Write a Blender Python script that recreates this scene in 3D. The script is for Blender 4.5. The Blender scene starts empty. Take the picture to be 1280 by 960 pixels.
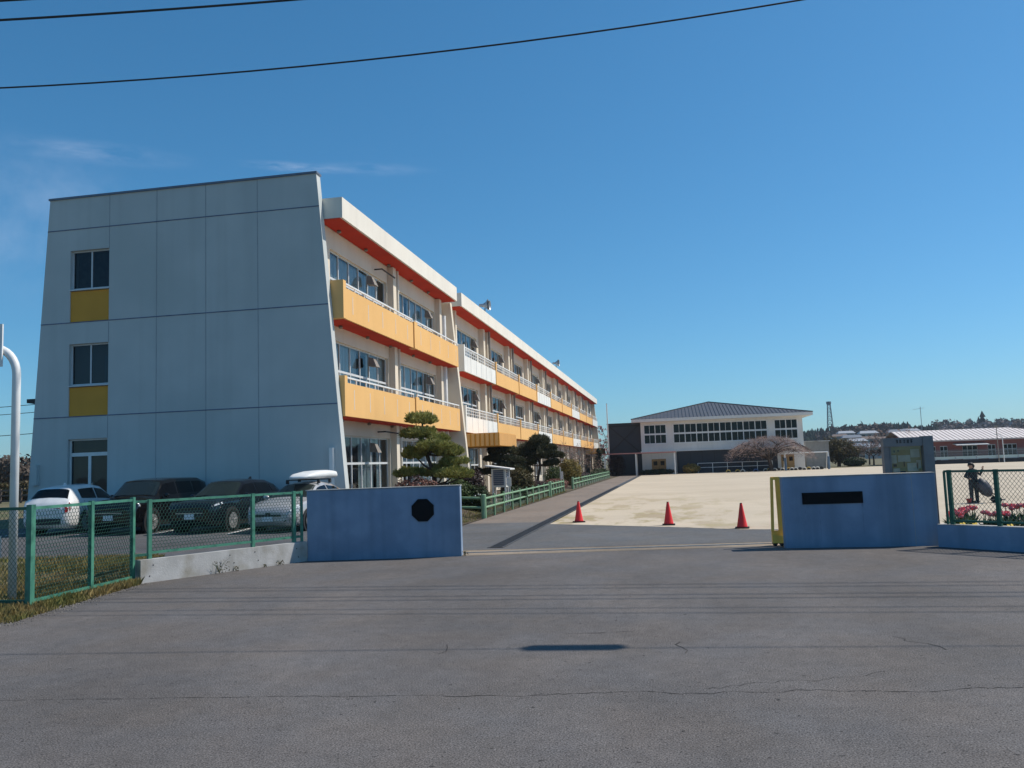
import bpy, bmesh, math, random
from mathutils import Vector, Matrix, noise
random.seed(7)
PI = math.pi
R = math.radians
scene = bpy.context.scene
col = scene.collection

# ------------------------------------------------------------------ materials
def _n(nt, t, **kw):
    n = nt.nodes.new(t)
    for k, v in kw.items():
        setattr(n, k, v)
    return n

def mat(name, c1, c2=None, scale=3.0, rough=0.75, bump=0.0, bscale=40.0, metal=0.0, spec=0.4,
        detail=5.0, c3=None, scale3=0.4, lo=0.35, hi=0.65, island=0.0, coat=0.0, stretch=(1, 1, 1), streak=0.0, sub=0.0):
    m = bpy.data.materials.new(name)
    m.use_nodes = True
    nt = m.node_tree
    b = nt.nodes['Principled BSDF']
    b.inputs['Roughness'].default_value = rough
    b.inputs['Metallic'].default_value = metal
    b.inputs['Specular IOR Level'].default_value = spec
    b.inputs['Coat Weight'].default_value = coat
    tc = _n(nt, 'ShaderNodeTexCoord')
    mp = _n(nt, 'ShaderNodeMapping')
    mp.inputs['Scale'].default_value = stretch
    geo = _n(nt, 'ShaderNodeNewGeometry')
    nt.links.new(geo.outputs['Position'], mp.inputs['Vector'])
    L = nt.links.new
    c2 = c2 or tuple(x * 0.86 for x in c1)
    no = _n(nt, 'ShaderNodeTexNoise')
    no.inputs['Scale'].default_value = scale
    no.inputs['Detail'].default_value = detail
    L(mp.outputs[0], no.inputs['Vector'])
    mr = _n(nt, 'ShaderNodeMapRange')
    mr.inputs[1].default_value = lo
    mr.inputs[2].default_value = hi
    L(no.outputs[0], mr.inputs[0])
    mx = _n(nt, 'ShaderNodeMix', data_type='RGBA')
    mx.inputs[6].default_value = (*c1, 1)
    mx.inputs[7].default_value = (*c2, 1)
    L(mr.outputs[0], mx.inputs[0])
    out = mx.outputs[2]
    if c3:
        n3 = _n(nt, 'ShaderNodeTexNoise')
        n3.inputs['Scale'].default_value = scale3
        n3.inputs['Detail'].default_value = 4
        L(mp.outputs[0], n3.inputs['Vector'])
        m3 = _n(nt, 'ShaderNodeMapRange')
        m3.inputs[1].default_value = 0.5
        m3.inputs[2].default_value = 0.68
        L(n3.outputs[0], m3.inputs[0])
        x3 = _n(nt, 'ShaderNodeMix', data_type='RGBA')
        L(m3.outputs[0], x3.inputs[0])
        L(out, x3.inputs[6])
        x3.inputs[7].default_value = (*c3, 1)
        out = x3.outputs[2]
    if streak:
        ms = _n(nt, 'ShaderNodeMapping')
        ms.inputs['Scale'].default_value = (2.6, 2.6, 0.09)
        L(geo.outputs['Position'], ms.inputs['Vector'])
        ns = _n(nt, 'ShaderNodeTexNoise')
        ns.inputs['Scale'].default_value = 1.0
        ns.inputs['Detail'].default_value = 6
        L(ms.outputs[0], ns.inputs['Vector'])
        r_ = _n(nt, 'ShaderNodeMapRange')
        r_.inputs[1].default_value = 0.48
        r_.inputs[2].default_value = 0.75
        r_.inputs[3].default_value = 0.0
        r_.inputs[4].default_value = streak
        L(ns.outputs[0], r_.inputs[0])
        xs = _n(nt, 'ShaderNodeMix', data_type='RGBA')
        L(r_.outputs[0], xs.inputs[0])
        L(out, xs.inputs[6])
        xs.inputs[7].default_value = (c1[0] * 0.5, c1[1] * 0.5, c1[2] * 0.47, 1)
        out = xs.outputs[2]
    if island:
        hs = _n(nt, 'ShaderNodeHueSaturation')
        mi = _n(nt, 'ShaderNodeMapRange')
        mi.inputs[3].default_value = 1 - island
        mi.inputs[4].default_value = 1 + island
        L(geo.outputs['Random Per Island'], mi.inputs[0])
        L(mi.outputs[0], hs.inputs['Value'])
        L(out, hs.inputs['Color'])
        out = hs.outputs[0]
    L(out, b.inputs['Base Color'])
    if bump:
        nb = _n(nt, 'ShaderNodeTexNoise')
        nb.inputs['Scale'].default_value = bscale
        nb.inputs['Detail'].default_value = 4
        L(geo.outputs['Position'], nb.inputs['Vector'])
        bp = _n(nt, 'ShaderNodeBump')
        bp.inputs['Strength'].default_value = bump
        bp.inputs['Distance'].default_value = 0.02
        L(nb.outputs[0], bp.inputs['Height'])
        L(bp.outputs[0], b.inputs['Normal'])
    return m

def leafmat(name, c1, c2, island=0.35):
    m = mat(name, c1, c2, scale=1.6, rough=0.6, island=island, spec=0.25)
    nt = m.node_tree
    b = nt.nodes['Principled BSDF']
    tr = _n(nt, 'ShaderNodeBsdfTranslucent')
    src = b.inputs['Base Color'].links[0].from_socket
    nt.links.new(src, tr.inputs['Color'])
    ms = _n(nt, 'ShaderNodeMixShader')
    ms.inputs[0].default_value = 0.25
    nt.links.new(b.outputs[0], ms.inputs[1])
    nt.links.new(tr.outputs[0], ms.inputs[2])
    nt.links.new(ms.outputs[0], nt.nodes['Material Output'].inputs[0])
    return m

def glassmat(name, tint, refl=0.35, rough=0.02, base=0.08):
    m = bpy.data.materials.new(name)
    m.use_nodes = True
    nt = m.node_tree
    nt.nodes.remove(nt.nodes['Principled BSDF'])
    t = _n(nt, 'ShaderNodeBsdfTransparent')
    t.inputs[0].default_value = (*tint, 1)
    g = _n(nt, 'ShaderNodeBsdfGlossy')
    g.inputs['Roughness'].default_value = rough
    g.inputs[0].default_value = (0.9, 0.95, 1, 1)
    geo = _n(nt, 'ShaderNodeNewGeometry')
    nz = _n(nt, 'ShaderNodeTexNoise')
    nz.inputs['Scale'].default_value = 1.1
    nt.links.new(geo.outputs['Position'], nz.inputs['Vector'])
    bp = _n(nt, 'ShaderNodeBump')
    bp.inputs['Strength'].default_value = 0.06
    bp.inputs['Distance'].default_value = 0.05
    nt.links.new(nz.outputs[0], bp.inputs['Height'])
    nt.links.new(bp.outputs[0], g.inputs['Normal'])
    fr = _n(nt, 'ShaderNodeFresnel')
    fr.inputs[0].default_value = 1.5
    mr = _n(nt, 'ShaderNodeMapRange')
    mr.inputs[3].default_value = base
    mr.inputs[4].default_value = min(1, base + refl * 2)
    nt.links.new(fr.outputs[0], mr.inputs[0])
    ms = _n(nt, 'ShaderNodeMixShader')
    nt.links.new(mr.outputs[0], ms.inputs[0])
    nt.links.new(t.outputs[0], ms.inputs[1])
    nt.links.new(g.outputs[0], ms.inputs[2])
    nt.links.new(ms.outputs[0], nt.nodes['Material Output'].inputs[0])
    return m

M = {}
M['endwall'] = mat('pale_concrete_paint', (0.55, 0.57, 0.56), (0.50, 0.525, 0.52), scale=0.6, rough=0.85, bump=0.12, bscale=9, streak=0.13, spec=0.2, c3=(0.48, 0.51, 0.50), scale3=0.25)
M['cream'] = mat('cream_paint', (0.74, 0.66, 0.54), (0.69, 0.61, 0.50), scale=0.8, rough=0.85, streak=0.12, spec=0.2)
M['eave'] = mat('off_white_paint', (0.79, 0.745, 0.66), (0.74, 0.69, 0.61), scale=0.8, rough=0.8, streak=0.14, spec=0.2)
M['soffit'] = mat('red_soffit_paint', (0.58, 0.045, 0.018), (0.50, 0.038, 0.016), scale=1.0, rough=0.8, spec=0.2)
M['yellow'] = mat('yellow_paint', (0.80, 0.475, 0.185), (0.76, 0.445, 0.17), scale=0.5, rough=0.8, streak=0.08, spec=0.2)
M['ochre'] = mat('ochre_panel', (0.72, 0.34, 0.055), (0.66, 0.31, 0.05), scale=1, rough=0.8, spec=0.2)
M['whitepanel'] = mat('white_panel', (0.80, 0.79, 0.75), (0.74, 0.73, 0.69), scale=1, rough=0.75, streak=0.2)
M['alu'] = mat('aluminium_frame', (0.62, 0.64, 0.65), (0.56, 0.58, 0.60), scale=4, rough=0.5)
M['whitemetal'] = mat('white_painted_metal', (0.78, 0.78, 0.77), (0.70, 0.70, 0.69), scale=3, rough=0.45)
M['joint'] = mat('dark_joint_sealant', (0.15, 0.18, 0.27), (0.10, 0.125, 0.20), scale=3, rough=0.8)
M['jointfine'] = mat('fine_joint', (0.34, 0.36, 0.38), (0.28, 0.30, 0.33), scale=3, rough=0.8)
M['coping'] = mat('coping_metal_and_louvre_shade', (0.16, 0.19, 0.25), rough=0.5, metal=0.3)  # also stands in for shade on the weather-box louvres
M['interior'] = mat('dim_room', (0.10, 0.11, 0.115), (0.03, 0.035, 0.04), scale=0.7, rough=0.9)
M['curtain'] = mat('pale_curtain', (0.70, 0.72, 0.68), (0.48, 0.52, 0.51), scale=2.2, rough=0.9, stretch=(6, 6, 0.2))
M['glass'] = glassmat('window_glass', (0.60, 0.68, 0.72), refl=0.25, base=0.06)
M['endglass'] = glassmat('dim_window_glass', (0.22, 0.25, 0.28), refl=0.10, base=0.02)
M['darkglass'] = glassmat('tinted_window_glass', (0.10, 0.11, 0.13), refl=0.10, base=0.015)
M['hood'] = mat('weathered_hood', (0.26, 0.23, 0.20), (0.20, 0.175, 0.15), scale=6, rough=0.6)
M['pipe'] = mat('cream_pipe', (0.68, 0.64, 0.56), rough=0.6)
M['gatewall'] = mat('blue_grey_gate_paint', (0.255, 0.33, 0.45), (0.22, 0.29, 0.405), scale=2.2, rough=0.85, bump=0.25, bscale=18, streak=0.55, spec=0.2, c3=(0.20, 0.265, 0.37), scale3=1.1)
M['concrete'] = mat('weathered_concrete', (0.50, 0.49, 0.48), (0.38, 0.37, 0.36), scale=2.5, rough=0.9, bump=0.25, bscale=30, streak=0.55, c3=(0.30, 0.28, 0.24), scale3=1.5)
M['plaque'] = mat('black_stone_plaque', (0.008, 0.008, 0.009), rough=0.6, spec=0.1)
M['fence'] = mat('green_fence_paint', (0.075, 0.245, 0.165), (0.06, 0.205, 0.14), scale=6, rough=0.45, c3=(0.035, 0.13, 0.09), scale3=5)
M['wire'] = mat('green_coated_wire', (0.045, 0.13, 0.095), rough=0.5)
M['fencedark'] = mat('dark_and_shaded_fence_green', (0.012, 0.10, 0.065), (0.01, 0.08, 0.05), scale=6, rough=0.45)  # darker green also carries the shade of the far-left fence run
M['wirepale'] = mat('pale_galvanised_wire', (0.16, 0.20, 0.17), rough=0.5, metal=0.2)
M['woodgreen'] = mat('green_imitation_wood', (0.22, 0.35, 0.21), (0.165, 0.29, 0.165), scale=5, rough=0.65, island=0.12)
M['cone'] = mat('red_cone_plastic', (0.85, 0.035, 0.03), (0.75, 0.03, 0.025), scale=4, rough=0.4)
M['rubber'] = mat('black_rubber', (0.02, 0.02, 0.02), rough=0.8)
M['gateyellow'] = mat('yellow_gate_paint', (1.0, 0.58, 0.10), (0.92, 0.50, 0.09), scale=5, rough=0.45)
M['steel'] = mat('galvanised_steel', (0.42, 0.44, 0.46), (0.34, 0.36, 0.38), scale=8, rough=0.45, metal=0.5)
M['grate'] = mat('dark_grate_steel', (0.10, 0.10, 0.105), (0.07, 0.07, 0.07), scale=8, rough=0.6, metal=0.3)
M['drainpit'] = mat('drain_pit', (0.02, 0.02, 0.02), rough=0.95)
M['gymwall'] = mat('gym_white_siding', (0.78, 0.76, 0.72), (0.72, 0.70, 0.66), scale=0.5, rough=0.8, streak=0.15)
M['gymdark'] = mat('gym_dark_cladding', (0.045, 0.05, 0.058), (0.035, 0.04, 0.048), scale=0.4, rough=0.7)
M['gymroof'] = mat('grey_blue_roofing', (0.088, 0.084, 0.088), (0.07, 0.067, 0.07), scale=1.0, rough=0.5)
M['gymseam'] = mat('roof_seams', (0.05, 0.05, 0.055), rough=0.5)
M['tan'] = mat('tan_door', (0.42, 0.26, 0.10), (0.36, 0.22, 0.085), scale=2, rough=0.6)
M['pinksteel'] = mat('faded_red_steel', (0.50, 0.22, 0.20), rough=0.6)
M['blackmetal'] = mat('black_metal', (0.02, 0.02, 0.022), rough=0.5)
M['cable'] = mat('black_cable', (0.008, 0.008, 0.009), rough=0.7)
M['bark'] = mat('dark_bark', (0.075, 0.055, 0.042), (0.045, 0.034, 0.027), scale=9, rough=0.95, bump=0.5, bscale=20)
M['barkpale'] = mat('grey_brown_bark', (0.15, 0.115, 0.095), (0.10, 0.075, 0.062), scale=9, rough=0.95)
M['twig'] = mat('pinkish_twigs', (0.40, 0.28, 0.235), (0.30, 0.20, 0.165), scale=3, rough=0.9, island=0.25)
M['pinktwig'] = mat('pale_pink_blossom', (0.62, 0.42, 0.42), (0.45, 0.30, 0.30), scale=3, rough=0.9, island=0.25)
M['pine'] = leafmat('pine_needles', (0.34, 0.32, 0.085), (0.21, 0.215, 0.06))
M['darkpine'] = leafmat('dark_pine_needles', (0.085, 0.082, 0.038), (0.05, 0.054, 0.028))
M['spruce'] = leafmat('spruce_needles', (0.025, 0.045, 0.03), (0.018, 0.03, 0.02))
M['darkleaf'] = leafmat('dark_evergreen_leaves', (0.035, 0.055, 0.018), (0.022, 0.036, 0.014))
M['redleaf'] = leafmat('reddish_trimmed_leaves', (0.29, 0.15, 0.125), (0.20, 0.11, 0.085))
M['bronzeleaf'] = leafmat('bronze_green_leaves', (0.085, 0.075, 0.025), (0.06, 0.048, 0.022))
M['purpleleaf'] = leafmat('dark_purple_leaves', (0.065, 0.04, 0.04), (0.04, 0.028, 0.026))
M['yellowleaf'] = leafmat('yellow_green_leaves', (0.25, 0.19, 0.05), (0.17, 0.135, 0.04))
M['midleaf'] = leafmat('mid_green_leaves', (0.06, 0.095, 0.025), (0.045, 0.07, 0.02))
M['olivetree'] = leafmat('olive_brown_leaves', (0.115, 0.10, 0.038), (0.085, 0.06, 0.034))
M['grassblade'] = leafmat('rough_grass_blades', (0.17, 0.17, 0.05), (0.30, 0.22, 0.09))
M['farconifer'] = mat('far_conifer', (0.022, 0.040, 0.030), (0.016, 0.030, 0.024), scale=0.05, rough=0.9, island=0.35, spec=0.1)
M['farwood'] = mat('far_bare_wood', (0.115, 0.09, 0.078), (0.075, 0.065, 0.05), scale=0.03, rough=0.95, island=0.18, spec=0.1)
M['farcherry'] = mat('far_cherry_blossom', (0.30, 0.24, 0.23), (0.19, 0.155, 0.145), scale=0.04, rough=0.95, island=0.14, spec=0.1)
M['pinkwall'] = mat('salmon_wall', (0.30, 0.12, 0.11), (0.25, 0.10, 0.095), scale=0.5, rough=0.85)
M['pinkroof'] = mat('pale_pink_metal_roof', (0.78, 0.71, 0.67), (0.72, 0.64, 0.60), scale=0.6, rough=0.5)
M['roofrib'] = mat('red_roof_ribs', (0.50, 0.41, 0.38), rough=0.6)
M['retain'] = mat('shade_darkened_wall', (0.045, 0.042, 0.045), (0.03, 0.03, 0.032), scale=0.5, rough=0.9)  # near-black base has the wall's shade put into its colour
M['palepanel'] = mat('pale_green_panel', (0.55, 0.64, 0.60), (0.45, 0.54, 0.50), scale=0.4, rough=0.6)
M['soil'] = mat('dark_garden_soil', (0.085, 0.06, 0.042), (0.055, 0.04, 0.028), scale=3, rough=0.95, bump=0.6, bscale=12, c3=(0.10, 0.10, 0.035), scale3=1.2)
M['skin'] = mat('skin', (0.45, 0.27, 0.19), rough=0.55)
M['hair'] = mat('black_hair', (0.015, 0.013, 0.012), rough=0.6)
M['clothdark'] = mat('black_jacket', (0.025, 0.027, 0.032), rough=0.85)
M['clothtrouser'] = mat('charcoal_trousers', (0.045, 0.045, 0.05), rough=0.85)
M['bag'] = mat('grey_plastic_sheet', (0.075, 0.075, 0.10), (0.03, 0.03, 0.045), scale=5, rough=0.6)
M['redplastic'] = mat('red_plastic', (0.5, 0.05, 0.04), rough=0.4)
M['tulip'] = mat('coral_pink_petals', (0.92, 0.24, 0.26), (0.85, 0.17, 0.20), scale=9, rough=0.5, island=0.2)
M['pansy'] = mat('yellow_petals', (0.85, 0.55, 0.03), rough=0.6, island=0.1)
M['stem'] = leafmat('tulip_leaves', (0.07, 0.13, 0.05), (0.05, 0.10, 0.045))
M['cork'] = mat('yellowed_board', (0.38, 0.34, 0.20), (0.30, 0.27, 0.15), scale=3, rough=0.8)
M['paper'] = mat('faded_paper', (0.58, 0.58, 0.52), (0.42, 0.43, 0.38), scale=5, rough=0.8)
M['paperdark'] = mat('dark_print', (0.05, 0.06, 0.08), rough=0.8)
M['boardframe'] = mat('brushed_grey_metal', (0.20, 0.205, 0.21), (0.165, 0.17, 0.18), scale=4, rough=0.6, metal=0.1)
M['carwhite'] = mat('white_car_paint', (0.80, 0.80, 0.80), rough=0.25, coat=0.6)
M['carblack'] = mat('black_car_paint', (0.006, 0.006, 0.007), rough=0.10, spec=0.4, coat=0.35)
M['carnavy'] = mat('very_dark_blue_car_paint', (0.007, 0.008, 0.013), rough=0.10, spec=0.4, coat=0.35)
M['carsilver'] = mat('silver_car_paint', (0.48, 0.47, 0.47), rough=0.28, coat=0.5, metal=0.3)
M['carglass'] = mat('car_window', (0.003, 0.003, 0.004), rough=0.04, spec=0.35)
M['windscreen'] = mat('windscreen', (0.020, 0.028, 0.026), rough=0.04, spec=0.5)
M['tyre'] = mat('tyre_rubber', (0.007, 0.007, 0.008), rough=0.9, spec=0.15)
M['rim'] = mat('alloy_rim', (0.55, 0.55, 0.56), rough=0.3, metal=0.7)
M['lampwhite'] = mat('clear_headlamp', (0.70, 0.72, 0.74), rough=0.1, spec=0.7)
M['lampred'] = mat('red_tail_lamp', (0.25, 0.01, 0.012), rough=0.2)
M['plate'] = mat('white_number_plate', (0.72, 0.74, 0.74), rough=0.5)
M['trim'] = mat('black_plastic_trim', (0.022, 0.022, 0.024), rough=0.6)
M['chrome'] = mat('bright_trim', (0.6, 0.6, 0.62), rough=0.2, metal=0.9)
M['whiteline'] = mat('worn_white_paint', (0.62, 0.62, 0.60), (0.28, 0.28, 0.28), scale=7, rough=0.8, lo=0.45, hi=0.7)
M['crack'] = mat('asphalt_crack_dark', (0.042, 0.038, 0.036), rough=0.95)

# ------------------------------------------------------------------ mesh builder
def origin(o):
    v = Vector((0, 0, 0))
    while o is not None:
        v += o.location
        o = o.parent
    return v

class MB:
    def __init__(s):
        s.v = []
        s.f = []
    def poly(s, pts):
        b = len(s.v)
        s.v += [tuple(p) for p in pts]
        s.f.append(tuple(range(b, b + len(pts))))
        return s
    def hexa(s, p):
        b = len(s.v)
        s.v += [tuple(q) for q in p]
        for f in ((0, 3, 2, 1), (4, 5, 6, 7), (0, 1, 5, 4), (1, 2, 6, 5), (2, 3, 7, 6), (3, 0, 4, 7)):
            s.f.append(tuple(b + i for i in f))
        return s
    def box(s, x0, x1, y0, y1, z0, z1):
        return s.hexa([(x0, y0, z0), (x1, y0, z0), (x1, y1, z0), (x0, y1, z0), (x0, y0, z1), (x1, y0, z1), (x1, y1, z1), (x0, y1, z1)])
    def beam(s, a, b, w, h, up=(0, 0, 1)):
        a = Vector(a); b = Vector(b)
        d = (b - a).normalized()
        u = Vector(up)
        if abs(d.dot(u)) > 0.98:
            u = Vector((0, 1, 0))
        r = d.cross(u).normalized()
        u = r.cross(d)
        P = []
        for c in (a, b):
            for (i, j) in ((-1, -1), (1, -1), (1, 1), (-1, 1)):
                P.append(c + r * (i * w / 2) + u * (j * h / 2))
        return s.hexa(P)
    def tube(s, pts, r, n=8, cap=True):
        pts = [Vector(p) for p in pts]
        rs = r if isinstance(r, (list, tuple)) else [r] * len(pts)
        b = len(s.v)
        prev = None
        for i, p in enumerate(pts):
            if i == 0:
                d = pts[1] - pts[0]
            elif i == len(pts) - 1:
                d = pts[-1] - pts[-2]
            else:
                d = pts[i + 1] - pts[i - 1]
            d.normalize()
            if prev is None:
                t = Vector((0, 0, 1)) if abs(d.z) < 0.9 else Vector((1, 0, 0))
                u = d.cross(t).normalized()
            else:
                u = (prev - d * prev.dot(d))
                if u.length < 1e-6:
                    u = d.orthogonal()
                u.normalize()
            prev = u
            w = d.cross(u)
            for k in range(n):
                a = 2 * PI * k / n
                s.v.append(tuple(p + (u * math.cos(a) + w * math.sin(a)) * rs[i]))
        for i in range(len(pts) - 1):
            for k in range(n):
                k2 = (k + 1) % n
                s.f.append((b + i * n + k, b + i * n + k2, b + (i + 1) * n + k2, b + (i + 1) * n + k))
        if cap:
            s.f.append(tuple(b + k for k in reversed(range(n))))
            e = b + (len(pts) - 1) * n
            s.f.append(tuple(e + k for k in range(n)))
        return s
    def lathe(s, c, prof, n=16, axis='z', cap=True):
        b = len(s.v)
        c = Vector(c)
        for (r, h) in prof:
            for k in range(n):
                a = 2 * PI * k / n
                x, y = r * math.cos(a), r * math.sin(a)
                q = (x, y, h) if axis == 'z' else ((h, x, y) if axis == 'x' else (y, h, x))
                s.v.append(tuple(c + Vector(q)))
        for i in range(len(prof) - 1):
            for k in range(n):
                k2 = (k + 1) % n
                s.f.append((b + i * n + k, b + i * n + k2, b + (i + 1) * n + k2, b + (i + 1) * n + k))
        if cap:
            s.f.append(tuple(b + k for k in reversed(range(n))))
            e = b + (len(prof) - 1) * n
            s.f.append(tuple(e + k for k in range(n)))
        return s
    def ball(s, c, rad, n=10, m=7, jit=0.0):
        b = len(s.v)
        c = Vector(c)
        for i in range(1, m):
            t = PI * i / m
            for k in range(n):
                a = 2 * PI * k / n
                j = 1 + random.uniform(-jit, jit)
                s.v.append((c.x + rad[0] * math.sin(t) * math.cos(a) * j, c.y + rad[1] * math.sin(t) * math.sin(a) * j, c.z + rad[2] * math.cos(t) * j))
        s.v.append((c.x, c.y, c.z + rad[2]))
        s.v.append((c.x, c.y, c.z - rad[2]))
        T = b + (m - 1) * n
        for k in range(n):
            k2 = (k + 1) % n
            s.f.append((T, b + k, b + k2))
            s.f.append((T + 1, b + (m - 2) * n + k2, b + (m - 2) * n + k))
            for i in range(m - 2):
                s.f.append((b + i * n + k, b + (i + 1) * n + k, b + (i + 1) * n + k2, b + i * n + k2))
        return s
    def leaf(s, p, size, nrm=None, ar=0.6):
        if nrm is None:
            nrm = Vector((random.gauss(0, 1), random.gauss(0, 1), random.gauss(0, 1)))
        if nrm.length < 1e-4:
            nrm = Vector((0, 0, 1))
        nrm = nrm.normalized()
        u = nrm.orthogonal().normalized()
        w = nrm.cross(u)
        a = random.uniform(0, 2 * PI)
        d1 = u * math.cos(a) + w * math.sin(a)
        d2 = nrm.cross(d1)
        L = size * random.uniform(0.7, 1.3)
        p = Vector(p)
        return s.poly([p - d1 * L, p + d2 * L * ar, p + d1 * L, p - d2 * L * ar])
    def build(s, name, m, parent=None, smooth=False, loc=None):
        o_ = origin(parent) if parent is not None else (Vector(loc) if loc else Vector((0, 0, 0)))
        me = bpy.data.meshes.new(name)
        me.from_pydata([(x - o_.x, y - o_.y, z - o_.z) for (x, y, z) in s.v], [], s.f)
        me.update()
        if m:
            me.materials.append(m)
        if smooth:
            me.polygons.foreach_set('use_smooth', [True] * len(me.polygons))
        o = bpy.data.objects.new(name, me)
        col.objects.link(o)
        if parent is not None:
            o.parent = parent
        elif loc:
            o.location = loc
        return o

def tag(o, label=None, cat=None, group=None, kind=None):
    if label: o['label'] = label
    if cat: o['category'] = cat
    if group: o['group'] = group
    if kind: o['kind'] = kind
    return o

def root(name, loc, label, cat, group=None):
    o = bpy.data.objects.new(name, None)
    o.empty_display_size = 0.2
    o.location = loc
    col.objects.link(o)
    return tag(o, label, cat, group)

def kids(o):
    return [c for c in list(o.children)]

def copy_tree(o, parent=None):
    c = o.copy()
    col.objects.link(c)
    if parent is not None:
        c.parent = parent
    for ch in kids(o):
        copy_tree(ch, c)
    return c

def smoothstep(a, b, x):
    t = max(0.0, min(1.0, (x - a) / (b - a)))
    return t * t * (3 - 2 * t)

# ------------------------------------------------------------------ terrain height (school side is 0.3 m above the street)
def lerp_tab(tab, x):
    if x <= tab[0][0]: return tab[0][1]
    for (a, va), (b, vb) in zip(tab, tab[1:]):
        if x <= b:
            return va + (vb - va) * (x - a) / (b - a)
    return tab[-1][1]

EDGE = [(-30, -10.95), (15.36, -10.95), (18.7, -8.95), (19.15, -8.85), (19.8, -7.6), (30, -7.7), (200, -8.0)]
WID = [(-30, 4.0), (12.5, 4.0), (15.0, 3.0), (15.5, 0.3), (18.6, 0.3), (19.5, 1.2), (30, 1.6), (200, 1.6)]
def zg(x, y):
    e = lerp_tab(EDGE, y)
    w = lerp_tab(WID, y)
    z = 0.3 * smoothstep(0, w, e - x)
    return z

# ------------------------------------------------------------------ camera (level ground street, eye 2.1 m)
cam_d = bpy.data.cameras.new('camera')
cam = bpy.data.objects.new('camera', cam_d)
col.objects.link(cam)
cam_d.sensor_width = 36
cam_d.lens = 1051.64 / 1280 * 36
cam_d.clip_start = 0.1
cam_d.clip_end = 6000
yaw, pit, rol = 0.184683, 0.095484, 0.0357910
d = Vector((-math.sin(yaw) * math.cos(pit), math.cos(yaw) * math.cos(pit), math.sin(pit)))
r0 = Vector((math.cos(yaw), math.sin(yaw), 0))
u0 = r0.cross(d)
cr = r0 * math.cos(rol) - u0 * math.sin(rol)
cu = r0 * math.sin(rol) + u0 * math.cos(rol)
cam.matrix_world = Matrix(((cr.x, cu.x, -d.x, 0), (cr.y, cu.y, -d.y, 0), (cr.z, cu.z, -d.z, 2.1), (0, 0, 0, 1)))
scene.camera = cam

# ------------------------------------------------------------------ light
SUN = Vector((0.75, 0.37, 1.0)).normalized()
elev = math.asin(SUN.z)
azim = math.atan2(SUN.x, SUN.y)
sd = bpy.data.lights.new('sun', 'SUN')
sd.energy = 4.4
sd.angle = R(0.53)
sd.color = (1.0, 0.93, 0.82)
so = bpy.data.objects.new('sun', sd)
so.rotation_euler = SUN.to_track_quat('Z', 'Y').to_euler()
so.location = (30, 15, 60)
col.objects.link(so)

w = bpy.data.worlds.new('World')
scene.world = w
w.use_nodes = True
nt = w.node_tree
bg = nt.nodes['Background']
bg.inputs[1].default_value = 0.145
sky = _n(nt, 'ShaderNodeTexSky', sky_type='NISHITA')
sky.sun_disc = False
sky.sun_elevation = elev
sky.sun_rotation = azim
sky.air_density = 1.0
sky.dust_density = 0.35
sky.ozone_density = 5.0
# thin cirrus and a broken contrail low on the left
tc = _n(nt, 'ShaderNodeTexCoord')
def cloud(center, u, v, lu, lv, seed, strength, base):
    L = nt.links.new
    c = Vector(center).normalized()
    u = Vector(u); u = (u - c * u.dot(c)).normalized()
    v = c.cross(u)
    def dot(vec, scale):
        n1 = _n(nt, 'ShaderNodeVectorMath', operation='DOT_PRODUCT')
        L(tc.outputs['Generated'], n1.inputs[0])
        n1.inputs[1].default_value = vec * scale
        return n1.outputs['Value']
    du, dv, dc = dot(u, 1 / lu), dot(v, 1 / lv), dot(c, 1)
    cx = _n(nt, 'ShaderNodeCombineXYZ')
    L(du, cx.inputs[0]); L(dv, cx.inputs[1])
    ln = _n(nt, 'ShaderNodeVectorMath', operation='LENGTH')
    L(cx.outputs[0], ln.inputs[0])
    fall = _n(nt, 'ShaderNodeMapRange', interpolation_type='SMOOTHSTEP')
    fall.inputs[1].default_value = 1.0; fall.inputs[2].default_value = 0.0
    fall.inputs[3].default_value = 0.0; fall.inputs[4].default_value = 1.0
    L(ln.outputs['Value'], fall.inputs[0])
    mp = _n(nt, 'ShaderNodeVectorMath', operation='MULTIPLY_ADD')
    mp.inputs[1].default_value = (1.6, 0.9, 1)
    mp.inputs[2].default_value = (seed, seed * 2, 0)
    L(cx.outputs[0], mp.inputs[0])
    no = _n(nt, 'ShaderNodeTexNoise')
    no.inputs['Scale'].default_value = 1.4
    no.inputs['Detail'].default_value = 8
    no.inputs['Roughness'].default_value = 0.6
    L(mp.outputs[0], no.inputs['Vector'])
    nr = _n(nt, 'ShaderNodeMapRange')
    nr.inputs[1].default_value = 0.36; nr.inputs[2].default_value = 0.72
    L(no.outputs[0], nr.inputs[0])
    m1 = _n(nt, 'ShaderNodeMath', operation='MULTIPLY')
    L(fall.outputs[0], m1.inputs[0]); L(nr.outputs[0], m1.inputs[1])
    fr = _n(nt, 'ShaderNodeMath', operation='GREATER_THAN')
    fr.inputs[1].default_value = 0.0
    L(dc, fr.inputs[0])
    m2 = _n(nt, 'ShaderNodeMath', operation='MULTIPLY')
    L(m1.outputs[0], m2.inputs[0]); L(fr.outputs[0], m2.inputs[1])
    m3 = _n(nt, 'ShaderNodeMath', operation='MULTIPLY')
    m3.inputs[1].default_value = strength
    L(m2.outputs[0], m3.inputs[0])
    mx = _n(nt, 'ShaderNodeMix', data_type='RGBA')
    L(m3.outputs[0], mx.inputs[0])
    L(base, mx.inputs[6])
    mx.inputs[7].default_value = (3.6, 4.3, 5.6, 1)
    return mx.outputs[2]
def pdir(x, y):
    return (cr * ((x - 640) / 1051.64) + cu * (-(y - 480) / 1051.64) + d).normalized()
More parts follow.
